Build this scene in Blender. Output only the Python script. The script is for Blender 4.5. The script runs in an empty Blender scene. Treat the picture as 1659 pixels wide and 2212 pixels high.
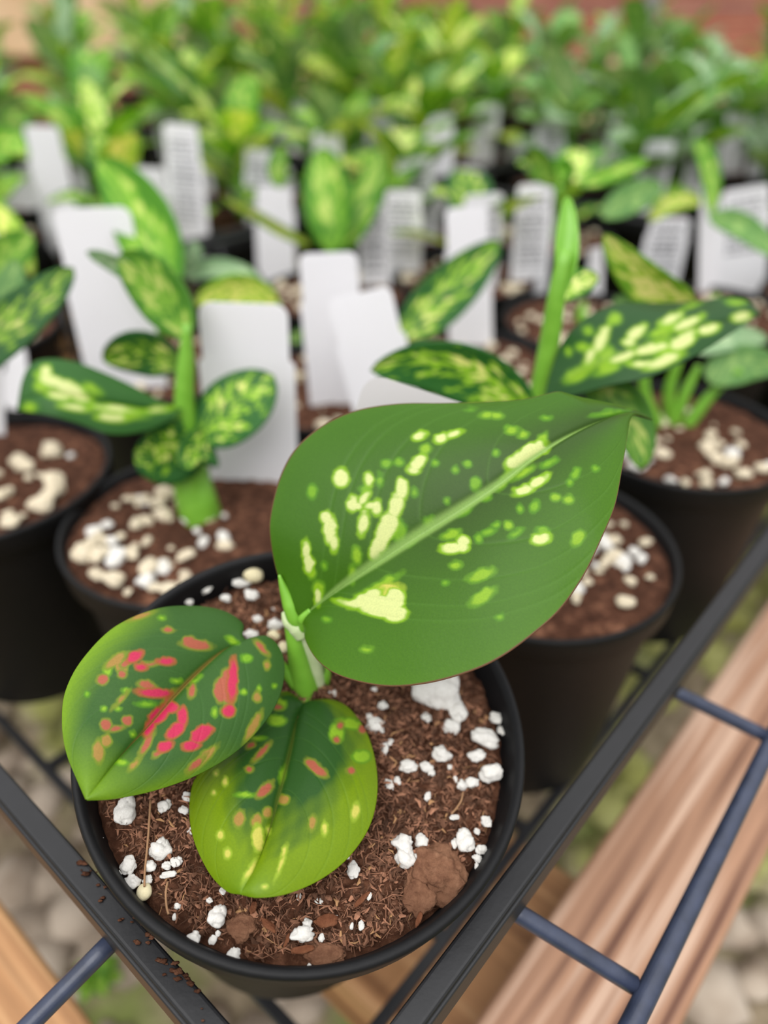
import bpy, bmesh, math, random
import numpy as np
from mathutils import Vector, Matrix, noise

# ------------------------------------------------------------------ camera, world, sun, exposure
SC = bpy.context.scene
COL = SC.collection
CM = 0.01                       # every size below is in centimetres
F, PITCH, H = 1560.0, math.radians(36.0), 13.35
cp, sp = math.cos(PITCH), math.sin(PITCH)

cam = bpy.data.cameras.new('camera')
cam_o = bpy.data.objects.new('camera', cam)
COL.objects.link(cam_o)
cam_o.location = (0, 0, H * CM)
cam_o.rotation_euler = (math.pi / 2 - PITCH, 0, 0)
cam.lens = 6.4
cam.sensor_fit = 'HORIZONTAL'
cam.sensor_width = 6.4 * 1659 / F
cam.clip_start = 0.002
cam.clip_end = 50
cam.dof.use_dof = True
cam.dof.focus_distance = 0.143
cam.dof.aperture_fstop = 1.55
SC.camera = cam_o

w = bpy.data.worlds.new('greenhouse_daylight')
SC.world = w
w.use_nodes = True
nt = w.node_tree
nt.nodes.clear()
tc = nt.nodes.new('ShaderNodeTexCoord')
sep = nt.nodes.new('ShaderNodeSeparateXYZ')
mp = nt.nodes.new('ShaderNodeMapRange')
mp.inputs[1].default_value = -1
rmp = nt.nodes.new('ShaderNodeValToRGB')
e = rmp.color_ramp.elements
e[0].position = 0.0
e[0].color = (0.03, 0.028, 0.025, 1)
e[1].position = 1.0
e[1].color = (1.5, 1.5, 1.5, 1)
for pos, c in ((0.48, (0.06, 0.055, 0.05, 1)), (0.54, (0.55, 0.55, 0.56, 1)), (0.75, (0.85, 0.86, 0.88, 1))):
    k = e.new(pos)
    k.color = c
bg = nt.nodes.new('ShaderNodeBackground')
bg.inputs[1].default_value = 1.25
ow = nt.nodes.new('ShaderNodeOutputWorld')
nt.links.new(tc.outputs['Generated'], sep.inputs[0])
nt.links.new(sep.outputs['Z'], mp.inputs[0])
nt.links.new(mp.outputs[0], rmp.inputs[0])
nt.links.new(rmp.outputs[0], bg.inputs[0])
nt.links.new(bg.outputs[0], ow.inputs[0])

sun = bpy.data.lights.new('soft_sun', 'SUN')
sun.energy = 2.0
sun.angle = math.radians(55)
sun.color = (1, 0.98, 0.94)
sun_o = bpy.data.objects.new('soft_sun', sun)
COL.objects.link(sun_o)
sun_o.rotation_euler = Vector((0.15, 0.6, -1)).to_track_quat('-Z', 'Y').to_euler()

SC.view_settings.view_transform = 'Standard'
SC.view_settings.look = 'None'
SC.view_settings.gamma = 1
SC.view_settings.use_curve_mapping = False
SC.view_settings.exposure = 0.12

# ------------------------------------------------------------------ geometry of the view: real positions read off the photograph
def ray(x, y):
    a = (x - 829.5) / F
    b = (1106 - y) / F
    return Vector((a, cp + b * sp, -sp + b * cp))
def at_z(x, y, z):
    d = ray(x, y)
    return d * ((z - H) / d.z) + Vector((0, 0, H))
def at_d(x, y, dep):
    return ray(x, y) * dep + Vector((0, 0, H))
def project(p):
    v = p - np.array([0, 0, H])
    Z = v[..., 1] * cp - v[..., 2] * sp
    Y = v[..., 1] * sp + v[..., 2] * cp
    return 829.5 + F * v[..., 0] / Z, 1106 - F * Y / Z

# ------------------------------------------------------------------ materials
def lin(c):
    return tuple(((v / 255) / 12.92 if v <= 10 else (((v / 255) + 0.055) / 1.055) ** 2.4) for v in c) + (1,)
class NT:
    def __init__(s, name):
        s.m = bpy.data.materials.new(name)
        s.m.use_nodes = True
        s.t = s.m.node_tree
        s.b = s.t.nodes['Principled BSDF']
        s.o = s.t.nodes['Material Output']
    def n(s, kind, **kw):
        k = s.t.nodes.new(kind)
        for a, v in kw.items():
            if a.startswith('i_'):
                a = a[2:]
                k.inputs[int(a) if a.isdigit() else a.replace('_', ' ')].default_value = v
            else:
                setattr(k, a, v)
        return k
    def l(s, a, b):
        s.t.links.new(a, b)
    def ramp(s, fac, *stops, interp='LINEAR'):
        r = s.n('ShaderNodeValToRGB')
        r.color_ramp.interpolation = interp
        el = r.color_ramp.elements
        el[0].position, el[0].color = stops[0][0], stops[0][1]
        el[1].position, el[1].color = stops[-1][0], stops[-1][1]
        for p_, c_ in stops[1:-1]:
            q = el.new(p_)
            q.color = c_
        s.l(fac, r.inputs[0])
        return r.outputs[0]
    def mix(s, fac, a, b, mode='MIX'):
        m = s.n('ShaderNodeMix', data_type='RGBA', blend_type=mode)
        for sock, v in ((m.inputs[0], fac), (m.inputs[6], a), (m.inputs[7], b)):
            if isinstance(v, (int, float, tuple)):
                sock.default_value = v
            else:
                s.l(v, sock)
        return m.outputs[2]
    def bump(s, height, strength=0.3, dist=0.0005):
        b = s.n('ShaderNodeBump', i_Strength=strength, i_Distance=dist)
        s.l(height, b.inputs['Height'])
        s.l(b.outputs[0], s.b.inputs['Normal'])
        return b
    def noise(s, scale, detail=3, coord=None, rough=0.5):
        k = s.n('ShaderNodeTexNoise', i_Scale=scale, i_Detail=detail, i_Roughness=rough)
        if coord is None:
            if not hasattr(s, 'tc'):
                s.tc = s.n('ShaderNodeTexCoord')
            coord = s.tc.outputs['Object']
        s.l(coord, k.inputs['Vector'])
        return k.outputs['Fac']
    def set(s, **kw):
        for a, v in kw.items():
            s.b.inputs[a.replace('_', ' ')].default_value = v
        return s

G = lambda v: (v, v, v, 1)
def mat_plastic(name, col, rough=0.42, var=0.35, spec=0.5):
    s = NT(name)
    f = s.noise(180, 4)
    s.l(s.mix(f, tuple(c * (1 - var) for c in col[:3]) + (1,), tuple(c * (1 + var) for c in col[:3]) + (1,)), s.b.inputs['Base Color'])
    s.set(Roughness=rough)
    s.b.inputs['Specular IOR Level'].default_value = spec
    s.bump(s.noise(900, 2), 0.12, 0.0003)
    return s.m
M_POT = mat_plastic('black_pot_plastic', (0.005, 0.005, 0.0058, 1), 0.55, spec=0.24)
M_TRAY = mat_plastic('black_tray_plastic', (0.007, 0.007, 0.0085, 1), 0.45)
M_ROD = mat_plastic('blue_grey_coated_rod', (0.030, 0.038, 0.068, 1), 0.30, 0.6)
M_METAL = mat_plastic('grey_metal_post', (0.42, 0.42, 0.47, 1), 0.5, 0.1)

def mat_tag(name, c):
    s = NT(name)
    s.l(s.mix(s.noise(60, 2), tuple(v * 0.97 for v in c[:3]) + (1,), c), s.b.inputs['Base Color'])
    s.set(Roughness=0.5)
    tr = s.n('ShaderNodeBsdfTranslucent')
    tr.inputs[0].default_value = c
    mx = s.n('ShaderNodeMixShader', i_0=0.25)
    s.l(s.b.outputs[0], mx.inputs[1])
    s.l(tr.outputs[0], mx.inputs[2])
    s.l(mx.outputs[0], s.o.inputs[0])
    return s.m
M_TAG = mat_tag('white_tag_plastic', (0.93, 0.92, 0.95, 1))
M_TAG_SHADED = mat_tag('shaded_tag_plastic', (0.62, 0.60, 0.60, 1))  # white tag plastic with the shade of the front tag painted in as grey
s = NT('grey_print')
s.l(s.mix(s.noise(2000, 2), (0.06, 0.06, 0.08, 1), (0.16, 0.16, 0.18, 1)), s.b.inputs['Base Color'])
M_INK = s.m
s = NT('faint_print')
s.l(s.mix(s.noise(2000, 2), (0.50, 0.48, 0.49, 1), (0.56, 0.54, 0.55, 1)), s.b.inputs['Base Color'])
M_FAINT = s.m

def mat_soil(name, a, b, c, sc=1.0):
    s = NT(name)
    f1 = s.noise(260 * sc, 6, rough=0.7)
    f2 = s.noise(55 * sc, 4)
    col = s.ramp(f1, (0.3, a), (0.52, b), (0.72, c))
    s.l(s.mix(s.ramp(f2, (0.38, G(0)), (0.62, G(0.7))), col, tuple(v * 0.55 for v in b[:3]) + (1,)), s.b.inputs['Base Color'])
    s.set(Roughness=0.95)
    s.b.inputs['Specular IOR Level'].default_value = 0.1
    s.bump(s.noise(700 * sc, 6, rough=0.75), 0.9, 0.0012)
    return s.m
M_SOIL = mat_soil('coir_potting_soil', (0.028, 0.011, 0.006, 1), (0.12, 0.050, 0.028, 1), (0.28, 0.130, 0.075, 1))
M_SOILB = mat_soil('reddish_potting_soil', (0.016, 0.007, 0.005, 1), (0.105, 0.045, 0.027, 1), (0.36, 0.17, 0.10, 1), 0.8)
M_CLUMP = mat_soil('pressed_peat_clump', (0.11, 0.045, 0.026, 1), (0.27, 0.13, 0.075, 1), (0.42, 0.22, 0.13, 1))
def mat_fibre():
    s = NT('coir_fibre')
    at = s.n('ShaderNodeAttribute', attribute_name='Col')
    s.l(at.outputs['Color'], s.b.inputs['Base Color'])
    s.set(Roughness=0.9)
    s.b.inputs['Specular IOR Level'].default_value = 0.15
    return s.m
M_FIBRE = mat_fibre()
def mat_grit(name, a, b, rough=0.9):
    s = NT(name)
    oi = s.n('ShaderNodeObjectInfo')
    s.l(s.mix(s.noise(500, 4), a, b), s.b.inputs['Base Color'])
    s.set(Roughness=rough)
    s.bump(s.noise(900, 5, rough=0.7), 0.5, 0.0006)
    return s.m
M_PERL = mat_grit('white_perlite', (0.56, 0.53, 0.48, 1), (0.86, 0.84, 0.80, 1))
M_PERLB = mat_grit('cream_perlite', (0.50, 0.39, 0.22, 1), (0.80, 0.73, 0.60, 1))
M_PRILL = mat_grit('cream_fertiliser_bead', (0.72, 0.62, 0.36, 1), (0.84, 0.76, 0.52, 1), 0.45)
M_BARK = mat_soil('bark_chip', (0.10, 0.03, 0.015, 1), (0.26, 0.10, 0.05, 1), (0.36, 0.17, 0.09, 1))

def thin_leaf_out(s, colsock, rough=0.36, transl=0.22):
    s.l(colsock, s.b.inputs['Base Color'])
    s.set(Roughness=rough)
    s.b.inputs['Specular IOR Level'].default_value = 0.22
    tr = s.n('ShaderNodeBsdfTranslucent')
    br = s.mix(1.0, colsock, (1.2, 1.2, 0.5, 1), 'MULTIPLY')
    s.l(br, tr.inputs[0])
    mx = s.n('ShaderNodeMixShader', i_0=transl)
    s.l(s.b.outputs[0], mx.inputs[1])
    s.l(tr.outputs[0], mx.inputs[2])
    s.l(mx.outputs[0], s.o.inputs[0])
def mat_leaf_attr(name, rough, transl=0.12):
    s = NT(name)
    at = s.n('ShaderNodeAttribute', attribute_name='Col')
    c = s.mix(s.ramp(s.noise(2600, 2), (0.3, G(0)), (0.75, G(0.6))), at.outputs['Color'], s.mix(1.0, at.outputs['Color'], (0.75, 0.8, 0.8, 1), 'MULTIPLY'))
    thin_leaf_out(s, c, rough, transl)
    s.bump(s.noise(1500, 4), 0.10, 0.0003)
    return s.m
M_LEAFA = mat_leaf_attr('variegated_leaf', 0.40)
def mat_leaf(name, dark, lime, cream, amount, scale=1.0, rough=0.38, transl=0.25, seed=0.0):
    s = NT(name)
    uv = s.n('ShaderNodeUVMap', uv_map='UVMap')
    sx = s.n('ShaderNodeSeparateXYZ')
    s.l(uv.outputs[0], sx.inputs[0])
    v = s.n('ShaderNodeMath', operation='SUBTRACT', i_1=0.5)
    s.l(sx.outputs[1], v.inputs[0])
    av = s.n('ShaderNodeMath', operation='ABSOLUTE')
    s.l(v.outputs[0], av.inputs[0])
    sh = s.n('ShaderNodeMath', operation='MULTIPLY_ADD', i_1=-0.5)
    s.l(av.outputs[0], sh.inputs[0])
    s.l(sx.outputs[0], sh.inputs[2])
    cx = s.n('ShaderNodeCombineXYZ')
    u2 = s.n('ShaderNodeMath', operation='MULTIPLY', i_1=12.0 * scale)
    s.l(sh.outputs[0], u2.inputs[0])
    v2 = s.n('ShaderNodeMath', operation='MULTIPLY', i_1=8.0 * scale)
    s.l(v.outputs[0], v2.inputs[0])
    oi = s.n('ShaderNodeObjectInfo')
    rz = s.n('ShaderNodeMath', operation='MULTIPLY_ADD', i_1=40.0, i_2=seed)
    s.l(oi.outputs['Random'], rz.inputs[0])
    s.l(u2.outputs[0], cx.inputs[0]); s.l(v2.outputs[0], cx.inputs[1]); s.l(rz.outputs[0], cx.inputs[2])
    f = s.noise(1.0, 2, cx.outputs[0], 0.6)
    edge = s.n('ShaderNodeMapRange', i_1=0.26, i_2=0.47, i_3=0.0, i_4=-0.22)
    s.l(av.outputs[0], edge.inputs[0])
    ad = s.n('ShaderNodeMath', operation='ADD')
    s.l(f, ad.inputs[0]); s.l(edge.outputs[0], ad.inputs[1])
    t = 0.68 - amount
    c = s.ramp(ad.outputs[0], (t - 0.05, dark), (t, lime), (t + 0.07, lime), (t + 0.12, cream))
    rib = s.ramp(av.outputs[0], (0.012, lime), (0.03, c and G(0)))
    fac = s.ramp(av.outputs[0], (0.010, G(0.6)), (0.03, G(0)))
    c2 = s.mix(fac, c, lime)
    hv = s.n('ShaderNodeHueSaturation')
    hm = s.n('ShaderNodeMapRange', i_1=0.0, i_2=1.0, i_3=0.7, i_4=1.2)
    s.l(oi.outputs['Random'], hm.inputs[0])
    s.l(hm.outputs[0], hv.inputs['Value'])
    s.l(s.mix(1.0, c2, (0.98, 0.97, 0.82, 1), 'MULTIPLY'), hv.inputs['Color'])
    thin_leaf_out(s, hv.outputs[0], rough, transl)
    return s.m
DK, LM, CR = lin((46, 100, 44)), lin((140, 188, 50)), lin((226, 226, 150))
M_SPOT = mat_leaf('dark_spotted_leaf', DK, LM, CR, 0.165, 0.85)
M_SPOT2 = mat_leaf('heavily_spotted_leaf', lin((52, 112, 40)), lin((150, 200, 55)), lin((232, 234, 165)), 0.26, 0.9)
M_BRIGHT = mat_leaf('lime_green_leaf', lin((78, 138, 34)), lin((128, 180, 58)), lin((190, 210, 115)), 0.20, 0.6, transl=0.3)
M_PLAIN = mat_leaf('plain_green_leaf', lin((96, 142, 80)), lin((134, 172, 100)), lin((160, 190, 125)), 0.12, 0.6, 0.42)
M_BLUE = mat_leaf('grey_green_leaf', lin((122, 156, 122)), lin((156, 182, 150)), lin((185, 205, 180)), 0.14, 0.6, 0.40)
M_YEL = mat_leaf('yellow_variegated_leaf', lin((112, 165, 45)), lin((176, 206, 76)), lin((232, 228, 150)), 0.25, 0.9, transl=0.3)
s = NT('green_stem')
s.l(s.mix(s.noise(220, 4), lin((92, 150, 32)), lin((128, 182, 62))), s.b.inputs['Base Color'])
s.set(Roughness=0.4)
M_STEM = s.m
s = NT('pale_sheath')
s.l(s.mix(s.noise(300, 4), lin((150, 175, 110)), lin((205, 212, 175))), s.b.inputs['Base Color'])
s.set(Roughness=0.5)
M_SHEATH = s.m
def mat_wood(name, a, b, c, rough=0.6):
    s = NT(name)
    tcn = s.n('ShaderNodeTexCoord')
    mpn = s.n('ShaderNodeMapping')
    mpn.inputs['Scale'].default_value = (5, 150, 90)
    s.l(tcn.outputs['Object'], mpn.inputs[0])
    wv = s.noise(1.0, 3, mpn.outputs[0], 0.5)
    mp2 = s.n('ShaderNodeMapping')
    mp2.inputs['Scale'].default_value = (12, 420, 300)
    s.l(tcn.outputs['Object'], mp2.inputs[0])
    fi = s.noise(1.0, 3, mp2.outputs[0])
    base = s.ramp(wv, (0.34, a), (0.45, b), (0.52, b), (0.60, c))
    s.l(s.mix(s.ramp(fi, (0.3, G(0)), (0.7, G(0.35))), base, tuple(v * 0.6 for v in a[:3]) + (1,)), s.b.inputs['Base Color'])
    s.set(Roughness=rough)
    s.bump(fi, 0.2, 0.0005)
    return s.m
M_WOOD = mat_wood('weathered_pine', lin((100, 62, 44)), lin((170, 128, 100)), lin((204, 170, 146)))
M_WOOD2 = mat_wood('orange_pine', lin((130, 88, 52)), lin((176, 128, 84)), lin((196, 150, 104)))
M_WALL = mat_wood('brick_red_boards', lin((128, 70, 55)), lin((165, 98, 78)), lin((188, 125, 102)))
M_SILL = mat_wood('pale_sill_board', lin((200, 160, 120)), lin((222, 185, 148)), lin((232, 205, 170)))
def mat_ground():
    s = NT('mossy_ground')
    f = s.noise(9, 5)
    g = s.noise(60, 5)
    c = s.ramp(g, (0.3, lin((92, 80, 60))), (0.7, lin((150, 135, 112))))
    s.l(s.mix(s.ramp(f, (0.42, G(0)), (0.56, G(0.75))), c, lin((118, 135, 62))), s.b.inputs['Base Color'])
    s.set(Roughness=1.0)
    s.bump(g, 0.5, 0.01)
    return s.m
M_GROUND = mat_ground()
def mat_stone():
    s = NT('pale_gravel')
    f = s.noise(9, 4)
    g = s.noise(30, 4)
    c = s.ramp(g, (0.3, lin((118, 100, 82))), (0.7, lin((188, 174, 158))))
    sx = s.n('ShaderNodeSeparateXYZ')
    s.l(s.tc.outputs['Object'], sx.inputs[0])
    mb = s.n('ShaderNodeMath', operation='MULTIPLY_ADD', i_1=2.5, i_2=-0.70)
    s.l(sx.outputs[1], mb.inputs[0])
    mc = s.n('ShaderNodeMath', operation='MULTIPLY_ADD', i_1=0.5)
    s.l(sx.outputs[0], mc.inputs[0])
    s.l(mb.outputs[0], mc.inputs[2])
    ma = s.n('ShaderNodeMath', operation='ADD')
    s.l(mc.outputs[0], ma.inputs[0])
    s.l(f, ma.inputs[1])
    s.l(s.mix(s.ramp(ma.outputs[0], (0.5, G(0)), (0.62, G(0.75))), c, lin((140, 146, 62))), s.b.inputs['Base Color'])
    s.set(Roughness=0.95)
    return s.m
M_STONE = mat_stone()

# ------------------------------------------------------------------ object helpers
def mesh_from(name, verts, faces, mat, smooth=True, uv=None, col=None):
    me = bpy.data.meshes.new(name)
    me.from_pydata([tuple(c * CM for c in v) for v in verts], [], faces)
    if uv is not None:
        ul = me.uv_layers.new(name='UVMap')
        li = np.empty(len(me.loops), dtype=np.int32)
        me.loops.foreach_get('vertex_index', li)
        ul.data.foreach_set('uv', np.asarray(uv, dtype=np.float32)[li].ravel())
    if col is not None:
        ca = me.color_attributes.new('Col', 'FLOAT_COLOR', 'POINT')
        ca.data.foreach_set('color', np.asarray(col, dtype=np.float32).ravel())
    if smooth:
        me.polygons.foreach_set('use_smooth', [True] * len(me.polygons))
    me.materials.append(mat)
    return me
def link(name, me, parent=None, loc=(0, 0, 0), rot=None, scale=None):
    o = bpy.data.objects.new(name, me)
    COL.objects.link(o)
    o.location = Vector(loc) * CM
    if rot is not None:
        o.rotation_euler = rot
    if scale is not None:
        o.scale = scale if hasattr(scale, '__len__') else (scale,) * 3
    o.parent = parent
    return o
def tag(o, label, cat=None, group=None, kind=None):
    if label: o['label'] = label
    if cat: o['category'] = cat
    if group: o['group'] = group
    if kind: o['kind'] = kind
    return o
def thing(name, label, cat, loc=(0, 0, 0), rot=(0, 0, 0), group=None):
    o = bpy.data.objects.new(name, None)
    COL.objects.link(o)
    o.empty_display_size = 0.01
    o.location = Vector(loc) * CM
    o.rotation_euler = rot
    return tag(o, label, cat, group)
def root_inv(root):
    """world centimetres -> the root's own centimetres"""
    m = Matrix.Translation(Vector(root.location) / CM) @ root.rotation_euler.to_matrix().to_4x4()
    return m.inverted()
def solidify(o, t, offset=-1.0):
    md = o.modifiers.new('thickness', 'SOLIDIFY')
    md.thickness = t * CM
    md.offset = offset
def lathe(prof, n=64):
    verts, faces = [], []
    for r, z in prof:
        for i in range(n):
            a = 2 * math.pi * i / n
            verts.append((r * math.cos(a), r * math.sin(a), z))
    for j in range(len(prof) - 1):
        for i in range(n):
            k = (i + 1) % n
            faces.append((j * n + i, j * n + k, (j + 1) * n + k, (j + 1) * n + i))
    return verts, faces
def tube(pts, rads, n=12, cap=True):
    pts = [Vector(p) for p in pts]
    verts, faces = [], []
    up = Vector((0, 0, 1))
    t0 = (pts[1] - pts[0]).normalized()
    if abs(t0.z) > 0.9: up = Vector((0, 1, 0))
    for j, p in enumerate(pts):
        t = (pts[min(j + 1, len(pts) - 1)] - pts[max(j - 1, 0)]).normalized()
        a = t.cross(up).normalized()
        b = a.cross(t).normalized()
        r = rads[j] if hasattr(rads, '__len__') else rads
        for i in range(n):
            q = 2 * math.pi * i / n
            verts.append(p + a * math.cos(q) * r + b * math.sin(q) * r)
    for j in range(len(pts) - 1):
        for i in range(n):
            k = (i + 1) % n
            faces.append((j * n + i, (j + 1) * n + i, (j + 1) * n + k, j * n + k))
    if cap:
        faces.append(tuple(range(n)))
        faces.append(tuple((len(pts) - 1) * n + i for i in range(n))[::-1])
    return verts, faces
def box(x0, x1, y0, y1, z0, z1, bev=0.0):
    bm = bmesh.new()
    vs = [bm.verts.new((x, y, z)) for x in (x0, x1) for y in (y0, y1) for z in (z0, z1)]
    for f in ((0, 1, 3, 2), (4, 6, 7, 5), (0, 4, 5, 1), (2, 3, 7, 6), (0, 2, 6, 4), (1, 5, 7, 3)):
        bm.faces.new([vs[i] for i in f])
    if bev:
        bmesh.ops.bevel(bm, geom=bm.edges[:], offset=bev, segments=3, affect='EDGES', profile=0.6)
    bm.verts.index_update()
    v = [tuple(q.co) for q in bm.verts]
    f = [tuple(q.index for q in p.verts) for p in bm.faces]
    bm.free()
    return v, f
def catmull(pts, n):
    """resample a control polyline to n points evenly by length"""
    P = np.array(pts, float)
    P = np.vstack([2 * P[0] - P[1], P, 2 * P[-1] - P[-2]])
    out = []
    for i in range(1, len(P) - 2):
        for t in np.linspace(0, 1, 24, endpoint=False):
            a, b, c, d = P[i - 1], P[i], P[i + 1], P[i + 2]
            out.append(0.5 * ((2 * b) + (-a + c) * t + (2 * a - 5 * b + 4 * c - d) * t * t + (-a + 3 * b - 3 * c + d) * t ** 3))
    out.append(P[-2])
    out = np.array(out)
    s_ = np.concatenate([[0], np.cumsum(np.linalg.norm(np.diff(out, axis=0), axis=1))])
    s_ /= s_[-1]
    q = np.linspace(0, 1, n)
    return np.stack([np.interp(q, s_, out[:, k]) for k in range(out.shape[1])], 1)

# ------------------------------------------------------------------ leaves
def grid_faces(nu, nv):
    i = np.arange(nu - 1)[:, None] * nv + np.arange(nv - 1)[None, :]
    return np.stack([i, i + 1, i + nv + 1, i + nv], -1).reshape(-1, 4).tolist()
VEINS = (0.02, 0.10, 0.21, 0.34, 0.5)
def vein_field(u, v):
    f = np.zeros_like(u)
    for k, u0 in enumerate(VEINS):
        ln = 0.55 - 0.03 * k
        t = np.clip((u - u0) / ln, 0, 1)
        line = t ** 0.75 * 0.97
        ok = (u > u0) & (u < u0 + ln)
        f = np.maximum(f, np.where(ok, np.exp(-((np.abs(v) - line) / 0.012) ** 2) * (1 - 0.5 * t), 0))
    return f
def loft_leaf(L, M, R, nu, nv, puff=0.12, rib=0.05, wave=0.0, curl=0.0):
    """outline and midrib as real 3-D curves -> grid of points, u, v"""
    cL = catmull([at_d(*q) for q in L], nu)
    cM = catmull([at_d(*q) for q in M], nu)
    cR = catmull([at_d(*q) for q in R], nu)
    v = np.linspace(-1, 1, nv)
    v = np.sign(v) * np.abs(v) ** 0.9
    P = np.where(v[None, :, None] < 0, cM[:, None] + (cL - cM)[:, None] * (-v)[None, :, None],
                 cM[:, None] + (cR - cM)[:, None] * v[None, :, None])
    du = np.gradient(P, axis=0)
    dv = np.gradient(P, axis=1)
    N = np.cross(du, dv)
    N /= np.linalg.norm(N, axis=2, keepdims=True) + 1e-9
    Nm = N[nu // 3: 2 * nu // 3, nv // 4: 3 * nv // 4].mean((0, 1))
    Nm /= np.linalg.norm(Nm)
    toCam = np.array([0, 0, H]) - P[nu // 2, nv // 2]
    if Nm @ toCam < 0: Nm = -Nm
    U = np.repeat(np.linspace(0, 1, nu)[:, None], nv, 1)
    V = np.repeat(v[None, :], nu, 0)
    env = np.sin(np.pi * np.clip(U, 0, 1)) ** 0.7
    h = puff * np.sin(np.pi * np.abs(V) ** 0.8) * env
    h -= rib * np.exp(-(V / 0.045) ** 2) * env
    h -= 0.007 * vein_field(U, V) * (rib / 0.05) * (np.abs(V) < 0.97)
    h += wave * np.sin(U * 14 + V * 2) * np.abs(V) ** 2 * env
    h -= curl * np.abs(V) ** 6 * env
    return P + Nm * h[..., None], U, V
def leaf_obj(name, root, P, U, V, mat, thick=0.05, col=None, label=None):
    nu, nv = U.shape
    inv = np.array(root_inv(root))
    Q = P.reshape(-1, 3) @ inv[:3, :3].T + inv[:3, 3]
    uv = np.stack([U.ravel(), V.ravel() * 0.5 + 0.5], 1)
    o = link(name, mesh_from(name, Q.tolist(), grid_faces(nu, nv), mat, uv=uv, col=col), root)
    solidify(o, thick, 0.0)
    if label: o['label'] = label
    return o
def bez_leaf(root, b, c, t, wl, wr, mat, tilt=0.0, cup=0.15, wave=0.03, prof=0.42, name='leaf', nu=26, nv=13, label=None):
    """leaf along a bent spine; b, c, t = (px, py, distance); wl, wr = half widths in cm"""
    B, C, T = (np.array(at_d(*q)) for q in (b, c, t))
    u = np.linspace(0, 1, nu)[:, None]
    S = (1 - u) ** 2 * B + 2 * u * (1 - u) * C + u * u * T
    tg = np.gradient(S, axis=0)
    tg /= np.linalg.norm(tg, axis=1, keepdims=True)
    view = S - np.array([0, 0, H])
    view /= np.linalg.norm(view, axis=1, keepdims=True)
    side = np.cross(view, tg)
    side /= np.linalg.norm(side, axis=1, keepdims=True) + 1e-9
    nrm = np.cross(side, tg)
    side2 = side * math.cos(tilt) + nrm * math.sin(tilt)
    nrm2 = np.cross(side2, tg)
    w_ = (u ** prof) * (1 - u) ** 0.62
    w_ = w_ / w_.max()
    v = np.linspace(-1, 1, nv)
    V = np.repeat(v[None, :], nu, 0)
    U = np.repeat(u, nv, 1)
    hw = np.where(v < 0, wl, wr)[None, :] * w_
    h = cup * hw * (V ** 2) + wave * np.sin(U * 11 + 3 * V) * np.abs(V)
    P = S[:, None] + side2[:, None] * (V * hw)[..., None] + nrm2[:, None] * h[..., None]
    return leaf_obj(name, root, P, U, V, mat, 0.04, label=label)

# ------------------------------------------------------------------ the setting
def structure(name, verts, faces, mat, loc=(0, 0, 0), rz=0.0, smooth=False):
    o = link(name, mesh_from(name, verts, faces, mat, smooth), None, loc, (0, 0, rz))
    o['kind'] = 'structure'
    return o
ZG = -36.0
random.seed(5)
n = 60
gv, gf = [], []
for j in range(n + 1):
    for i in range(n + 1):
        x, y = -350 + 700 * i / n, -120 + 640 * j / n
        gv.append((x, y, ZG + 0.8 * noise.noise(Vector((x * 0.06, y * 0.06, 0)))))
for j in range(n):
    for i in range(n):
        a = j * (n + 1) + i
        gf.append((a, a + 1, a + n + 2, a + n + 1))
structure('ground', gv, gf, M_GROUND, smooth=True)

def blob(rs, sub=2, amp=0.25, fr=1.5, seed=0.0):
    bm = bmesh.new()
    bmesh.ops.create_icosphere(bm, subdivisions=sub, radius=1)
    out = []
    for v in bm.verts:
        d = v.co.normalized()
        k = 1 + amp * noise.noise(d * fr + Vector((seed, seed * 1.7, seed * 0.3))) + amp * 0.4 * noise.noise(d * fr * 3 + Vector((seed, 0, seed)))
        out.append((d.x * k * rs[0], d.y * k * rs[1], d.z * k * rs[2]))
    f = [tuple(q.index for q in p.verts) for p in bm.faces]
    bm.free()
    return out, f
def merge(parts):
    V_, F_ = [], []
    for v, f in parts:
        o = len(V_)
        V_ += list(v)
        F_ += [tuple(i + o for i in q) for q in f]
    return V_, F_
random.seed(11)
stones = []
for k in range(1500):
    x, y = random.uniform(-45, 60), random.uniform(-8, 75)
    r = random.choice((0.5, 0.7, 0.9, 1.3, 1.7, 2.4))
    v, f = blob((r * random.uniform(0.9, 1.4), r, r * 0.6), 1, 0.3, 1.3, k * 0.37)
    a = random.uniform(0, 6.28)
    v = [(x + p[0] * math.cos(a) - p[1] * math.sin(a), y + p[0] * math.sin(a) + p[1] * math.cos(a), ZG + 0.2 * r + p[2]) for p in v]
    stones.append((v, f))
gr = link('gravel', mesh_from('gravel', *merge(stones), M_STONE))
tag(gr, 'pale mossy gravel covering the ground below the tray', 'gravel', None, 'stuff')

# back wall: red boards, pale sill, grey posts
wall_y = 330
parts = []
for k in range(9):
    parts.append(box(-330, 330, 0, 3, -36 + k * 22.0, -36 + k * 22.0 + 21.3, 0.4))
structure('wall_back', *merge(parts), M_WALL, (0, wall_y, 0), -0.03)
structure('trim_1', *box(-330, -60, -4, 0, -8, 12.5, 0.5), M_SILL, (0, wall_y - 2, 0), -0.03)
structure('trim_2', *box(-60, 330, -4, 0, -30, -9, 0.5), M_SILL, (0, wall_y - 2, 0), -0.03)
for px, wd, lab in ((610, 5.5, 'pale grey metal post by the back wall, leftmost of three'), (838, 3.4, 'thin grey metal post by the back wall, between the two others'), (1372, 6.0, 'blue-grey metal post by the back wall, rightmost and widest of three')):
    X = (px - 829.5) / F * 262
    v, f = tube([(0, 0, ZG), (0, 0, 160)], wd / 2, 16)
    o = link('metal_post', mesh_from('metal_post', v, f, M_METAL), None, (X, 300, 0))
    tag(o, lab, 'post', 'posts by the back wall')

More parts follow.
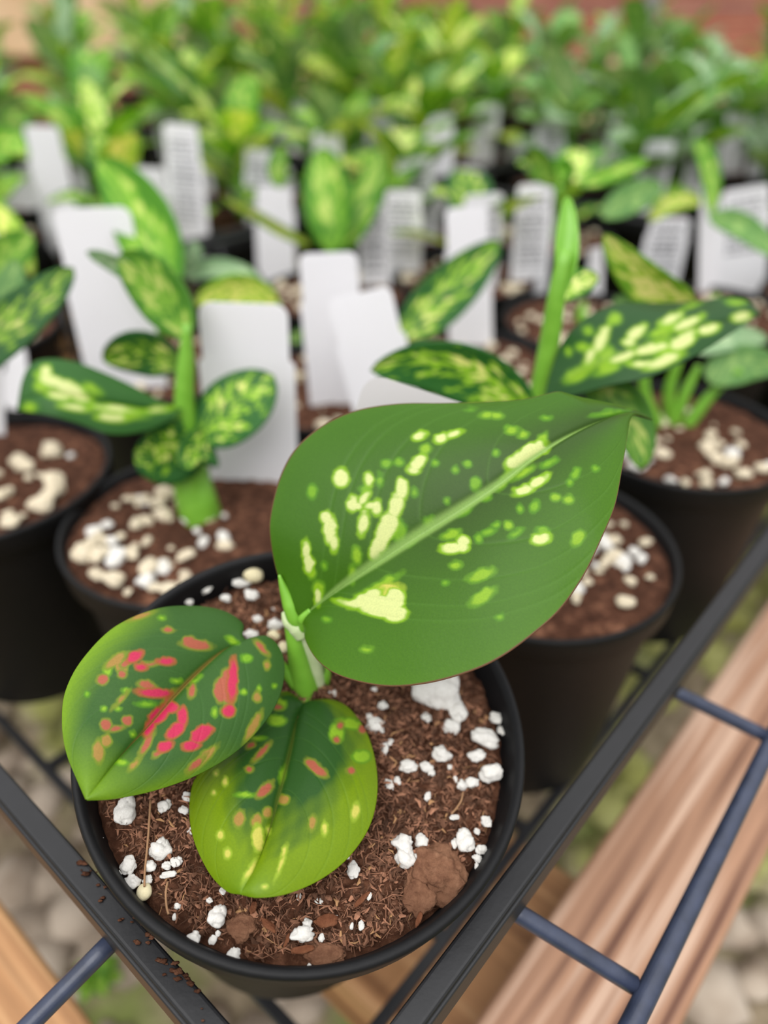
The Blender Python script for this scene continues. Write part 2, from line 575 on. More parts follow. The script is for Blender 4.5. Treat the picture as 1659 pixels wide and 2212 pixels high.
# ------------------------------------------------------------------ tray, outer wire frame, boards
ZR = -2.0
U_ = Vector((math.cos(math.radians(48.2)), math.sin(math.radians(48.2)), 0))
V_ = Vector((math.cos(math.radians(140.2)), math.sin(math.radians(140.2)), 0))
pr_ = at_z(1036, 2000, ZR)
pl_ = at_z(205, 1925, ZR)
# the corner where both rails meet
dx = pl_ - pr_
det = U_.x * (-V_.y) + V_.x * U_.y
ku = (dx.x * (-V_.y) + V_.x * dx.y) / det
CORNER = pr_ + U_ * ku
def tp(u, v, z=ZR):
    p = CORNER + U_ * u + V_ * v
    return Vector((p.x, p.y, z))
ZF = -13.2
TU, TV = 59.0, 43.0
def seg_box(a, b, wid, hgt, bev=0.08):
    """square bar from a to b (top centre line)"""
    d = b - a
    v, f = box(0, d.length, -wid / 2, wid / 2, -hgt, 0, bev)
    an = math.atan2(d.y, d.x)
    R_ = Matrix.Rotation(an, 4, 'Z')
    return [tuple((R_ @ Vector(p)) + a) for p in v], f
def make_tray(label):
    t = thing('plant_tray', label, 'tray', tp(TU / 2, TV / 2, ZF - 0.4))
    inv = root_inv(t)
    loc = lambda vf: ([tuple(inv @ Vector(p)) for p in vf[0]], vf[1])
    cs = [tp(0, 0), tp(TU, 0), tp(TU, TV), tp(0, TV)]
    for k in range(4):
        a, b = cs[k], cs[(k + 1) % 4]
        d = (b - a).normalized()
        nrm = Vector((d.y, -d.x, 0))
        top = seg_box(a - d * 0.24, b + d * 0.24, 0.5, 0.22, 0.08)
        off = nrm * 0.24
        skirt = seg_box(a - d * 0.3 + off - Vector((0, 0, 0.15)), b + d * 0.3 + off - Vector((0, 0, 0.15)), 0.16, 0.85, 0.05)
        link('rail', mesh_from('rail', *loc(merge([top, skirt])), M_TRAY, False), t)
        L_ = (b - a).length
        m = int(L_ / 6.2)
        for j in range(2, m + 1) if k in (1, 2) else ():
            p = a + d * (L_ * j / m) - nrm * 0.05
            q = p - nrm * 0.9
            v, f = tube([Vector((p.x, p.y, ZR - 0.2)), Vector((q.x, q.y, ZF))], 0.2, 8)
            link('side_post', mesh_from('side_post', *loc((v, f)), M_TRAY), t)
    bars = []
    for j in range(11):
        bars.append(seg_box(tp(3 + (TU - 6) * j / 10, 3, ZF), tp(3 + (TU - 6) * j / 10, TV - 0.9, ZF), 0.4, 0.4, 0.05))
    for j in range(8):
        bars.append(seg_box(tp(3, 3 + (TV - 4) * j / 7, ZF - 0.02), tp(TU - 0.9, 3 + (TV - 4) * j / 7, ZF - 0.02), 0.4, 0.4, 0.05))
    link('lattice_floor', mesh_from('lattice_floor', *loc(merge(bars)), M_TRAY, False), t)
    return t
tray = make_tray('black plastic tray holding the nearest plants, its corner at the bottom edge')
def copy_tree(o, parent=None):
    c = o.copy()
    COL.objects.link(c)
    if parent is not None: c.parent = parent
    for ch in list(o.children):
        copy_tree(ch, c)
    return c
trays = [(0, 0)]
for iu, iv in ((1, 0), (0, 1), (1, 1), (2, 0), (2, 1), (0, 2), (1, 2), (2, 2), (-1, 1), (-1, 2)):
    c = copy_tree(tray)
    c.location = (Vector(tray.location) / CM + (U_ * iu * (TU + 2) + V_ * iv * (TV + 2))) * CM
    tag(c, 'black plastic tray almost hidden beneath the blurred far plants', 'tray', 'trays under the far rows')
    trays.append((iu, iv))

# outer wire frame
fr = thing('wire_frame', 'blue-grey coated wire frame running outside the black tray rails', 'frame', tp(TU / 2, TV / 2, -4.6))
inv = root_inv(fr)
oa, ob = at_z(1381, 2180, -4.3), at_z(1645, 1645, -4.3)
dirn = (ob - oa).normalized()
def rod(name, a, b, r, label=None):
    v, f = tube([a.lerp(b, k / 6) for k in range(7)], r, 16)
    o = link(name, mesh_from(name, [tuple(inv @ Vector(p)) for p in v], f, M_ROD), fr)
    if label: o['label'] = label
lt, lb = at_z(245, 2030, -3.0), at_z(55, 2222, -3.8)
q_ = lb + (lb - lt) * 0.6                      # where the left cross rods meet the front outer rod
dq = q_ - oa
oa2 = oa + dirn * ((dq.x * V_.y - dq.y * V_.x) / (dirn.x * V_.y - dirn.y * V_.x))
ob2 = oa + dirn * 62
rod('outer_rod', oa2, ob2, 0.24)
off = (oa - tp(0, 0)).dot(Vector((math.sin(math.radians(47)), -math.cos(math.radians(47)), 0)))
le = oa2 + V_ * 55
rod('outer_rod', oa2, Vector((le.x, le.y, -4.3)), 0.24)
for px, py in ((1370, 2128), (1659, 1592)):
    e0 = at_z(px, py, -4.3)
    inn = at_z(*((1075, 1945) if px == 1370 else (1430, 1480)), -3.0)
    rod('cross_rod', inn, e0, 0.205)
c0, c1 = at_z(1370, 2128, -4.3), at_z(1659, 1592, -4.3)
i0, i1 = at_z(1075, 1945, -3.3), at_z(1430, 1480, -3.3)
for k in range(2, 7):
    rod('cross_rod', i0 + (i1 - i0) * k, c0 + (c1 - c0) * k, 0.17)
rod('cross_rod', lt, q_, 0.205)
for k in range(1, 5):
    sh = V_ * 8.6 * k
    rod('cross_rod', lt + sh, q_ + sh, 0.205)

# boards of the bench
def board(label, a, b, side, wid, ztop, thick, mat, cat='board'):
    """a->b is one long edge; side = +1 puts the width to its right"""
    d = (b - a)
    an = math.atan2(d.y, d.x)
    y0, y1 = (-wid, 0) if side > 0 else (0, wid)
    v, f = box(0, d.length, y0, y1, -thick, 0, 0.35)
    o = link('bench_board', mesh_from('bench_board', v, f, mat, True), None, (a.x, a.y, ztop), (0, 0, an))
    for p in o.data.polygons: p.use_smooth = False
    tag(o, label, cat)
    return o
ba, bb = at_z(1144, 2035, -12.4), at_z(1659, 1300, -12.4)
br = at_z(1474, 2212, -12.4)
dd = (bb - ba).normalized()
board('pale pinkish pine board running up the right side below the tray', ba - dd * 12, ba + dd * 130, 1, abs((bb - ba).normalized().cross(br - ba).z), -12.4, 3.6, M_WOOD)
bc = at_z(1235, 1890, -16.2)
vd = Vector((-V_.x, -V_.y, 0))
board('orange-brown pine board crossing below the front pot at the bottom edge', bc + V_ * 8.3, bc - V_ * 5, 1, 9.0, -16.1, 3.6, M_WOOD2)
bl = at_z(0, 1945, -12.4)
board('orange pine board in the lower left corner below the tray', bl + V_ * 30, bl - V_ * 9, 1, 7, -12.4, 3.6, M_WOOD2)
# board rows carrying the far trays
for k in range(4):
    a = tp(22 + 48 * k, 18, -13.6)
    o = board('pine bench board hidden beneath the far plant rows', a, a + V_ * 125, 1, 7, -13.65, 2.4, M_WOOD2)
    tag(o, None, None, 'bench boards under the plants')
for name_, p_ in (('a', tp(2, -4)), ('b', tp(58, -4)), ('c', tp(110, 4)), ('d', tp(110, 80)), ('e', tp(40, 90))):
    v, f = box(-4, 4, -4, 4, ZG - 1, -16.2, 0.3)
    o = link('bench_post', mesh_from('bench_post', v, f, M_WOOD2, False), None, (p_.x, p_.y, 0))
    tag(o, 'square pine leg holding up the plant bench', 'post', 'posts under the plant bench')

# ------------------------------------------------------------------ pots, soil, perlite
POT_H = 10.2
prof = [(0.0, 0.0), (3.55, 0.0), (3.7, 0.15), (4.55, 7.7), (4.62, 7.85), (4.80, 7.9), (4.92, 8.0), (4.97, 8.75), (5.0, 8.9), (4.97, 9.0),
        (4.90, 9.03), (4.80, 8.99), (4.75, 8.85), (4.55, 7.9), (3.6, 0.4), (0.0, 0.4)]
prof = [(r, z + (POT_H - 9.0 if z > 5 else 0)) for r, z in prof]
ME_POT = mesh_from('pot', *lathe(prof, 96), M_POT)
ME_POTF = mesh_from('pot', *lathe(prof, 32), M_POT)
def soil_mesh(seed, n=60, amp=0.16, mat=None, R=4.72, dense=False):
    verts, faces = [(0, 0, 0)], []
    rings = n // 2
    for j in range(1, rings + 1):
        r = R * j / rings
        for i in range(n):
            a = 2 * math.pi * i / n
            x, y = r * math.cos(a), r * math.sin(a)
            z = amp * noise.noise(Vector((x * 0.9, y * 0.9, seed))) + amp * 0.6 * noise.noise(Vector((x * 2.6, y * 2.6, seed)))
            if dense:
                z += 0.16 * noise.noise(Vector((x * 5, y * 5, seed))) + 0.06 * noise.noise(Vector((x * 17, y * 17, seed)))
            z -= 0.25 * (r / R) ** 8
            verts.append((x, y, z))
    for i in range(n):
        faces.append((0, 1 + i, 1 + (i + 1) % n))
    for j in range(rings - 1):
        for i in range(n):
            k = (i + 1) % n
            a, b = 1 + j * n, 1 + (j + 1) * n
            faces.append((a + i, b + i, b + k, a + k))
    return mesh_from('soil', verts, faces, mat or M_SOILB)
SOILS = [soil_mesh(k * 3.1, 48) for k in range(3)]
PERL = []
for k in range(8):
    parts = [blob((1, 0.8, 0.7), 3, 0.45, 1.4, k * 2.3)]
    for q in range(random.randint(1, 3)):
        v, f = blob((0.5, 0.5, 0.45), 2, 0.4, 1.8, k + q * 5.1)
        a = random.uniform(0, 6.28)
        parts.append(([(p[0] + 0.65 * math.cos(a), p[1] + 0.6 * math.sin(a), p[2] + random.uniform(-.1, .2)) for p in v], f))
    PERL.append(merge(parts))
ME_PERL = [mesh_from('perlite_granule', v, f, M_PERL) for v, f in PERL]
ME_PERLB = [mesh_from('perlite_granule', v, f, M_PERLB) for v, f in PERL]

def perlite_stuff(seed, count, mat):
    rnd = random.Random(seed)
    parts = []
    for k in range(count):
        r, a = 4.3 * math.sqrt(rnd.random()), rnd.uniform(0, 6.28)
        s_ = rnd.choice((0.1, 0.14, 0.18, 0.25, 0.33)) * rnd.uniform(0.8, 1.2)
        v, f = blob((s_ * 1.2, s_, s_ * 0.8), 1, 0.4, 1.5, seed + k * 0.7)
        parts.append(([(p[0] + r * math.cos(a), p[1] + r * math.sin(a), p[2] + 0.05) for p in v], f))
    return mesh_from('perlite', *merge(parts), mat)
PSTUFF = [perlite_stuff(k, 45, M_PERLB) for k in range(3)]

def make_pot(name, label, cat, x, y, zrim, tilt=None, group=None, near=True, soil=None):
    """x, y, zrim = rim centre; returns the root at the pot's base centre and the soil"""
    if tilt is None:
        rot = Matrix.Rotation(random.uniform(0, 6.28), 3, 'Z').to_euler()
        base = Vector((x, y, zrim - POT_H))
    else:
        nrm = Vector(tilt).normalized()
        q = Vector((0, 0, 1)).rotation_difference(nrm)
        rot = q.to_euler()
        base = Vector((x, y, zrim)) - nrm * POT_H
    root = thing(name, label, cat, base, rot, group)
    link('pot', ME_POT if near else ME_POTF, root)
    so = link('soil', soil or random.choice(SOILS), root, (0, 0, POT_H - (SD if near and tilt is NRM else 0.22)))
    return root, so

# ================================================================== the front plant
SD = 0.6
NRM = Vector((0.139, -0.193, 1)).normalized()
fp, fsoil = make_pot('potted_plant', 'sharply focused seedling with a large yellow-spotted leaf and red-blotched lower leaf, in the front pot', 'potted plant',
                     -1.7, 10.4, 0.0, NRM, soil=soil_mesh(4.2, 300, 0.14, M_SOIL, 4.7, True))
fpi = root_inv(fp)
def on_soil(px, py, off=0.0):
    """point of the front soil surface (local to the soil) seen at a place of the photo"""
    d = (fpi.to_3x3() @ ray(px, py))
    o = fpi @ Vector((0, 0, H))
    t = ((POT_H - SD + off) - o.z) / d.z
    p = o + d * t
    return Vector((p.x, p.y, off)), t
# granules: px, py, width, height
GR = [(946, 1500, 98, 96, 0), (985, 1540, 40, 50, 0), (972, 1572, 34, 36, 0), (921, 1552, 20, 24, 0), (1000, 1535, 12, 26, 0), (826, 1526, 19, 21, 0), (812, 1570, 40, 38, 0), (798, 1550, 16, 20, 0),
      (1050, 1600, 62, 44, 0), (1028, 1634, 34, 28, 0), (1058, 1672, 44, 44, 0), (1070, 1553, 22, 28, 0), (1081, 1580, 12, 24, 0), (952, 1632, 36, 38, 0), (881, 1657, 34, 32, 0), (920, 1659, 26, 26, 0), (933, 1672, 16, 14, 0),
      (827, 1616, 20, 34, 0), (842, 1604, 14, 20, 0), (840, 1696, 17, 28, 0), (858, 1688, 13, 22, 0), (997, 1698, 22, 22, 0), (1018, 1692, 26, 24, 0), (984, 1684, 9, 18, 0), (924, 1723, 14, 22, 0), (971, 1657, 10, 13, 0),
      (981, 1766, 20, 14, 0), (1050, 1776, 19, 26, 0), (868, 1826, 38, 44, 0), (874, 1856, 40, 42, 0), (909, 1818, 24, 38, 0), (897, 1853, 20, 18, 0), (1006, 1820, 38, 50, 0), (981, 1822, 12, 22, 0), (1038, 1836, 22, 24, 0), (1030, 1797, 12, 14, 0), (1030, 1856, 20, 18, 0), (1030, 1872, 12, 18, 0),
      (762, 1880, 24, 40, 0), (750, 1852, 16, 14, 0), (274, 1757, 42, 62, 0), (355, 1742, 24, 30, 0), (397, 1751, 19, 20, 0), (404, 1722, 16, 22, 0), (413, 1796, 14, 18, 0), (346, 1838, 40, 44, 0), (278, 1870, 28, 44, 0), (325, 1873, 24, 26, 0), (361, 1872, 19, 18, 0), (381, 1862, 22, 22, 0), (363, 1890, 30, 17, 0),
      (287, 1906, 30, 28, 0), (319, 1902, 18, 20, 0), (312, 1928, 30, 38, 2), (305, 1961, 22, 20, 0), (256, 1888, 14, 16, 0), (471, 1984, 36, 46, 0), (417, 2030, 26, 34, 0), (460, 2030, 14, 24, 0), (471, 2017, 10, 12, 0), (505, 2065, 24, 32, 0), (452, 1946, 13, 12, 0), (383, 1958, 12, 14, 0), (481, 1926, 12, 20, 0), (377, 1982, 8, 14, 0), (645, 1937, 10, 14, 0), (689, 1946, 16, 16, 0), (217, 1810, 12, 8, 0),
      (653, 2020, 44, 36, 0), (663, 1996, 18, 22, 0), (694, 2026, 12, 18, 0), (780, 2000, 12, 24, 0), (760, 2002, 8, 14, 0), (797, 1936, 10, 16, 0), (724, 1984, 10, 16, 0), (668, 2087, 8, 10, 0),
      (545, 1243, 46, 38, 1), (520, 1262, 34, 22, 0), (437, 1275, 34, 28, 0), (470, 1245, 22, 20, 0), (489, 1295, 22, 18, 0), (543, 1287, 28, 24, 0), (405, 1300, 22, 20, 0), (582, 1227, 16, 18, 0), (540, 1375, 32, 26, 0), (595, 1352, 30, 28, 0), (658, 1341, 22, 22, 0), (556, 1340, 20, 22, 0), (592, 1375, 28, 24, 1), (612, 1400, 20, 30, 1), (716, 1499, 18, 22, 0), (593, 1316, 10, 10, 0), (808, 1490, 12, 10, 0), (700, 1470, 14, 16, 0)]
random.seed(3)
ME_PRILL = [mesh_from('fertiliser_bead', *blob((1, 0.95, 0.9), 3, 0.08, 1.0, k), M_PRILL) for k in range(2)]
for k, (px, py, gw, gh, kind) in enumerate(GR):
    p, dep = on_soil(px, py, 0.05)
    rx, ry = gw / 2 * dep / F / 0.92, gh / 2 * dep / F
    me = ME_PRILL[k % 2] if kind else ME_PERL[k % 8]
    if kind == 2: me = ME_PRILL[0]
    rz = random.uniform(-0.4, 0.4)
    link('fertiliser_bead' if kind else 'perlite_granule', me, fsoil, p + Vector((0, 0, min(rx, ry) * 0.35)),
         (random.uniform(-.3, .3), random.uniform(-.3, .3), rz + (math.pi if k % 2 else 0)), (rx, ry * 1.05, min(rx, ry) * 0.95))
# clumps and bark
def rough_lump(name, px, py, gw, gh, mat, seed, hz=0.5, amp=0.35):
    p, dep = on_soil(px, py, 0.0)
    r1, r2 = gw / 2 * dep / F, gh / 2 * dep / F
    v, f = blob((r1, r2, min(r1, r2) * hz), 5, amp, 1.6, seed)
    v = [tuple(Vector(q) * (1 + 0.06 * noise.noise(Vector(q) * 9))) for q in v]
    return link(name, mesh_from(name, v, f, mat), fsoil, p)
rough_lump('peat_clump', 945, 1888, 124, 118, M_CLUMP, 3.3, 0.55)
rough_lump('peat_clump', 908, 1925, 76, 92, M_CLUMP, 8.3, 0.5)
rough_lump('peat_clump', 522, 2003, 64, 50, M_CLUMP, 5.3, 0.5)
rough_lump('peat_clump', 700, 2065, 90, 50, M_CLUMP, 6.1, 0.4)
for px, py, a, ln, wd in ((580, 1998, -0.6, 42, 16), (782, 1942, 0.75, 50, 11), (655, 2052, 0.2, 55, 16), (704, 1990, 0.1, 50, 26), (547, 1960, 1.4, 26, 13), (1035, 1585, 1.5, 34, 16), (620, 2030, 1.3, 30, 8), (905, 1985, 1.2, 38, 10)):
    p, dep = on_soil(px, py, 0.12)
    v, f = blob((ln / 2 * dep / F, wd / 2 * dep / F, wd / 4 * dep / F), 3, 0.4, 1.2, px)
    link('bark_chip', mesh_from('bark_chip', v, f, M_BARK), fsoil, p, (0, 0.1, a))
# coir fibres lying all over the soil
random.seed(21)
fv, ff, fc = [], [], []
for k in range(15000):
    r, a = 4.5 * math.sqrt(random.random()), random.uniform(0, 6.28)
    x, y = r * math.cos(a), r * math.sin(a)
    th = random.uniform(0, 6.28)
    ln = random.uniform(0.06, 0.26) if k % 14 else random.uniform(0.35, 0.8)
    wd = random.uniform(0.008, 0.026) if k % 6 else random.uniform(0.03, 0.06)
    if ln > 0.3: wd = 0.008
    h0 = 0.14 * noise.noise(Vector((x * 0.9, y * 0.9, 4.2))) + 0.084 * noise.noise(Vector((x * 2.6, y * 2.6, 4.2))) - 0.25 * (r / 4.6) ** 8 + 0.16 * noise.noise(Vector((x * 5, y * 5, 4.2))) + random.uniform(-0.01, 0.09)
    dz = random.uniform(-0.5, 0.5)
    c = random.random()
    t_ = noise.noise(Vector((x * 1.3, y * 1.3, 9))) * 0.5 + 0.5
    b = (0.06 + 0.24 * c * c) * (0.55 + 0.8 * t_)
    col = (b * 1.25, b * 0.60, b * 0.36, 1)
    if c > 0.97: col = (0.38, 0.21, 0.10, 1)
    d = Vector((math.cos(th), math.sin(th), dz)).normalized()
    sd = Vector((-math.sin(th), math.cos(th), random.uniform(-0.6, 0.6))) * wd
    p0 = Vector((x, y, h0))
    bend = Vector((-math.sin(th), math.cos(th), 0)) * random.uniform(-0.25, 0.25) * ln
    o = len(fv)
    for q, (tt, ww) in enumerate(((0, 0.5), (0.5, 1.0), (1, 0.4))):
        m = p0 + d * ln * (tt - 0.5) + bend * (4 * tt * (1 - tt)) + Vector((0, 0, 0.03 * (4 * tt * (1 - tt))))
        up = Vector((0, 0, wd * 0.6))
        for w__ in (m - sd * ww, m + up * ww, m + sd * ww):
            fv.append(tuple(w__)); fc.append(col)
    for q in range(2):
        a0, b0 = o + q * 3, o + q * 3 + 3
        ff += [(a0, a0 + 1, b0 + 1, b0), (a0 + 1, a0 + 2, b0 + 2, b0 + 1), (a0 + 2, a0, b0, b0 + 2)]
fo = link('coir_fibre', mesh_from('coir_fibre', fv, ff, M_FIBRE, False, col=fc), fsoil)
fo['kind'] = 'stuff'
# a few long dry rootlets
for pts in (((325, 1728), (322, 1780), (318, 1830), (313, 1880), (312, 1915)), ((362, 1905), (358, 1930), (360, 1960), (364, 1975)), ((1000, 1712), (996, 1730), (984, 1748), (975, 1758))):
    P3 = [on_soil(x, y, 0.2 + 0.06 * math.sin(i * 2))[0] for i, (x, y) in enumerate(pts)]
    v, f = tube(catmull([tuple(p) for p in P3], 16).tolist(), 0.022, 6)
    nv_ = len(v)
    link('rootlet', mesh_from('rootlet', v, f, M_FIBRE, True, col=[(0.30, 0.17, 0.09, 1)] * nv_), fsoil)

# ------------------------------------------------------------------ colours of the three front leaves
def rgb(c): return np.array(lin(c)[:3])
def paint(P, U, V, base, spots, org, sc, speckle=0, seed=1, vein=None, rib=None):
    X, Y = project(P)
    X = (X - org[0]) * sc
    Y = (Y - org[1]) * sc
    rng = np.random.RandomState(seed)
    shp = X.shape
    # a smooth wobble makes the blotch edges irregular
    wob = np.zeros(shp)
    wx = np.zeros(shp)
    for _ in range(28):
        fx, fy = rng.normal(0, 0.085, 2)
        ph = rng.uniform(0, 6.28)
        wob += np.sin(fx * X + fy * Y + ph)
        wx += np.cos(fx * Y - fy * X + ph)
    wob /= 5.3; wx /= 5.3
    C = base * 0.92
    if vein is not None:
        vf = vein_field(U, V)[..., None]
        C = C * (1 - vf * 0.22) + np.array(vein) * vf * 0.22
    kinds = {}
    for sdef in spots:
        kd, cx, cy, a, b = sdef[:5]
        an = math.radians(sdef[5]) if len(sdef) > 5 else 0
        dx_, dy_ = X + 1.8 * wx - cx, Y + 1.8 * wob - cy
        q1 = (dx_ * math.cos(an) + dy_ * math.sin(an)) / a
        q2 = (-dx_ * math.sin(an) + dy_ * math.cos(an)) / b
        r = np.sqrt(q1 ** 2 + q2 ** 2)
        m = min(a, b)
        f = (1 - r) * m / 7.0 + wob * 0.28 + 0.45        # signed distance in soft-edge units
        kinds[kd] = np.maximum(kinds.get(kd, np.full(shp, -9.0)), f)
    for kd in [k for k in 'wlosepcx' if k in kinds]:
        f = kinds[kd]
        halo, core = SPOTCOL[kd]
        a1 = np.clip((f + 1.1) / 1.2, 0, 1)[..., None]
        a2 = np.clip((f - 0.3) / 1.1, 0, 1)[..., None]
        C = C * (1 - a1 * 0.9) + rgb(halo) * a1 * 0.9
        C = C * (1 - a2) + rgb(core) * a2
    if rib is not None:
        rw, rc, ra = rib
        hw = rw * (1 - U) ** 0.8
        a = (np.exp(-(V / (hw + 0.004)) ** 4) * ra * np.clip((0.97 - U) * 8, 0, 1))[..., None]
        C = C * (1 - a) + rgb(rc) * a
    C = C * np.array([0.82, 0.69, 0.46])
    out = np.ones((C.shape[0] * C.shape[1], 4))
    out[:, :3] = C.reshape(-1, 3)
    return out
SPOTCOL = {'c': ((134, 196, 30), (216, 240, 190)), 'w': ((84, 150, 32), (118, 182, 42)), 'l': ((96, 158, 36), (140, 196, 50)),
           'p': ((165, 100, 60), (200, 50, 112)), 's': ((120, 144, 50), (176, 100, 92)), 'o': ((120, 150, 45), (168, 142, 84)),
           'e': ((150, 190, 60), (208, 216, 120)), 'x': ((150, 60, 90), (120, 60, 80))}
# ---- large upper leaf
D0 = 16.1
L1 = [(650, 1335, D0), (628, 1300, 16.1), (600, 1240, 16.1), (584, 1165, 16.0), (584, 1110, 16.0), (604, 1030, 16.1), (640, 965, 16.2), (700, 915, 16.3), (770, 885, 16.3), (860, 871, 16.2), (960, 870, 16.1), (1060, 867, 16.1), (1130, 862, 16.0), (1175, 852, 16.0), (1208, 846, 16.0), (1245, 856, 16.1), (1300, 868, 16.2), (1350, 880, 16.4), (1390, 896, 16.7), (1408, 906, 16.9)]
M1 = [(650, 1335, D0), (684, 1309, 15.95), (740, 1266, 15.7), (820, 1212, 15.4), (900, 1160, 15.2), (1000, 1098, 15.0), (1080, 1044, 15.0), (1150, 990, 15.1), (1220, 945, 15.3), (1290, 912, 15.6), (1352, 893, 16.1), (1408, 906, 16.9)]
R1 = [(650, 1335, D0), (658, 1352, 16.0), (662, 1385, 15.6), (690, 1430, 15.0), (740, 1462, 14.6), (830, 1482, 14.2), (920, 1476, 13.9), (1010, 1452, 13.7), (1080, 1420, 13.6), (1150, 1370, 13.6), (1210, 1315, 13.7), (1262, 1240, 13.9), (1300, 1160, 14.1), (1328, 1090, 14.4), (1343, 1010, 14.8), (1352, 950, 15.3), (1358, 912, 15.8), (1368, 896, 16.2), (1388, 899, 16.6), (1408, 906, 16.9)]
P, U, V = loft_leaf(L1, M1, R1, 380, 241, 0.16, 0.07, 0.0, 0.05)
S1 = [('c', 338, 405, 32, 38), ('c', 275, 568, 24, 26), ('c', 292, 620, 26, 56), ('c', 308, 670, 16, 34), ('w', 220, 462, 18, 26), ('c', 453, 412, 17, 30), ('w', 497, 415, 14, 22), ('w', 435, 450, 18, 14),
      ('c', 385, 512, 22, 32), ('c', 430, 492, 36, 16, -55), ('c', 484, 528, 20, 30), ('c', 460, 520, 30, 14), ('c', 430, 592, 20, 50, 12), ('c', 410, 520, 20, 16), ('c', 588, 450, 24, 44), ('c', 565, 520, 28, 55, 15), ('c', 530, 605, 38, 60, 22), ('c', 500, 665, 32, 55, 22), ('c', 478, 712, 22, 32), ('w', 578, 625, 26, 45),
      ('c', 655, 345, 42, 24, -50), ('c', 638, 372, 26, 18), ('l', 685, 288, 20, 18), ('w', 578, 342, 16, 14), ('w', 525, 348, 18, 16), ('c', 660, 235, 28, 16, -20), ('c', 750, 244, 28, 18, -25), ('c', 798, 228, 34, 12, -18),
      ('l', 402, 722, 18, 36), ('l', 385, 800, 15, 36), ('c', 195, 700, 17, 36), ('c', 205, 758, 22, 38), ('l', 218, 795, 16, 22), ('l', 247, 858, 22, 28), ('c', 243, 895, 13, 30), ('l', 937, 150, 22, 11), ('l', 978, 150, 22, 14), ('w', 868, 125, 14, 6),
      ('l', 1042, 213, 24, 14), ('l', 1085, 230, 20, 13), ('w', 1180, 160, 15, 8), ('w', 1018, 200, 10, 8), ('c', 1122, 298, 66, 33, -28), ('c', 1060, 338, 48, 26, -22), ('l', 1165, 245, 16, 26, 30), ('c', 1168, 288, 24, 20), ('l', 1040, 388, 50, 24, -38), ('l', 1000, 430, 34, 18, -42), ('l', 1092, 385, 44, 12, -32),
      ('c', 1150, 422, 46, 18, -32), ('c', 1090, 458, 42, 18, -18), ('w', 1192, 347, 30, 12, -25), ('w', 1300, 392, 14, 24, 30), ('w', 1280, 424, 12, 14), ('l', 1220, 487, 18, 14), ('l', 1273, 495, 20, 17), ('w', 1382, 370, 10, 9), ('w', 1135, 525, 17, 24, 30), ('w', 1075, 535, 12, 14),
      ('c', 1160, 658, 38, 22, -10), ('w', 1165, 625, 24, 16), ('l', 1312, 655, 34, 22, -50), ('l', 1028, 603, 17, 16), ('w', 945, 630, 26, 12, -20), ('w', 905, 655, 16, 18), ('w', 975, 600, 15, 12), ('w', 1060, 635, 26, 10, -35), ('w', 700, 590, 18, 26, 15), ('w', 775, 500, 10, 12), ('w', 857, 348, 14, 14), ('w', 808, 372, 12, 14),
      ('w', 930, 480, 26, 22), ('w', 890, 430, 20, 26, 20), ('w', 640, 655, 34, 14, -50), ('w', 850, 540, 34, 14, -35), ('l', 790, 640, 36, 18, -15), ('c', 842, 668, 26, 22), ('c', 795, 696, 46, 22, -4), ('c', 840, 690, 24, 22), ('l', 810, 767, 22, 15), ('l', 915, 806, 54, 22, -22), ('l', 920, 895, 56, 24, -35),
      ('w', 765, 838, 12, 10), ('w', 990, 978, 14, 12), ('l', 445, 1112, 20, 11), ('c', 400, 922, 70, 18, 5), ('c', 490, 950, 85, 28, 12), ('c', 560, 965, 50, 34), ('c', 562, 905, 40, 44), ('c', 440, 905, 70, 28, -25), ('c', 500, 925, 80, 34, 5), ('e', 530, 870, 60, 26, -10), ('l', 500, 850, 80, 16, -30), ('l', 490, 890, 90, 34, -10), ('w', 280, 990, 12, 10), ('w', 1440, 140, 46, 7, -8), ('w', 725, 345, 12, 12), ('w', 975, 305, 12, 12), ('w', 640, 465, 12, 16), ('w', 270, 765, 10, 14)]
zc = np.exp(-(V / 0.45) ** 2) * np.clip((U - 0.1) * 3, 0, 1)
base = rgb((66, 122, 20)) * (1 - zc[..., None]) + rgb((60, 98, 40)) * zc[..., None]
g_ = np.clip((V - 0.2) / 0.8, 0, 1)[..., None] * 0.35 + np.clip((np.abs(V) - 0.9) * 6, 0, 1)[..., None] * 0.2
base = base * (1 - g_) + rgb((88, 146, 22)) * g_
col1 = paint(P, U, V, base, S1, (560, 820), 1.907, seed=2, vein=rgb((92, 150, 66)), rib=(0.062, (150, 200, 130), 0.95))
# thin dark red margin
red = (np.abs(V).ravel() > 0.988)[:, None]
col1[:, :3] = np.where(red, rgb((98, 66, 44)), col1[:, :3])
leaf_obj('leaf', fp, P, U, V, M_LEAFA, 0.045, col1, 'large dark green leaf with yellow-cream spots and pointed tip')
# ---- left leaf with red blotches
L2 = [(533, 1388, 16.2), (522, 1372, 16.25), (522, 1345, 16.4), (482, 1318, 16.4), (420, 1307, 16.2), (340, 1312, 15.8), (250, 1350, 15.3), (180, 1420, 14.8), (143, 1490, 14.4), (136, 1560, 14.0), (146, 1625, 13.7), (170, 1685, 13.4), (188, 1726, 13.2)]
M2 = [(533, 1388, 16.2), (490, 1402, 16.0), (440, 1440, 15.6), (380, 1500, 15.1), (320, 1570, 14.5), (255, 1640, 13.9), (188, 1726, 13.2)]
R2 = [(533, 1388, 16.2), (550, 1378, 16.3), (578, 1375, 16.3), (604, 1398, 16.2), (615, 1440, 16.0), (605, 1500, 15.6), (570, 1560, 15.2), (510, 1620, 14.7), (430, 1668, 14.2), (340, 1702, 13.8), (250, 1722, 13.4), (188, 1726, 13.2)]
P, U, V = loft_leaf(L2, M2, R2, 300, 221, 0.22, 0.06, 0.0, 0.12)
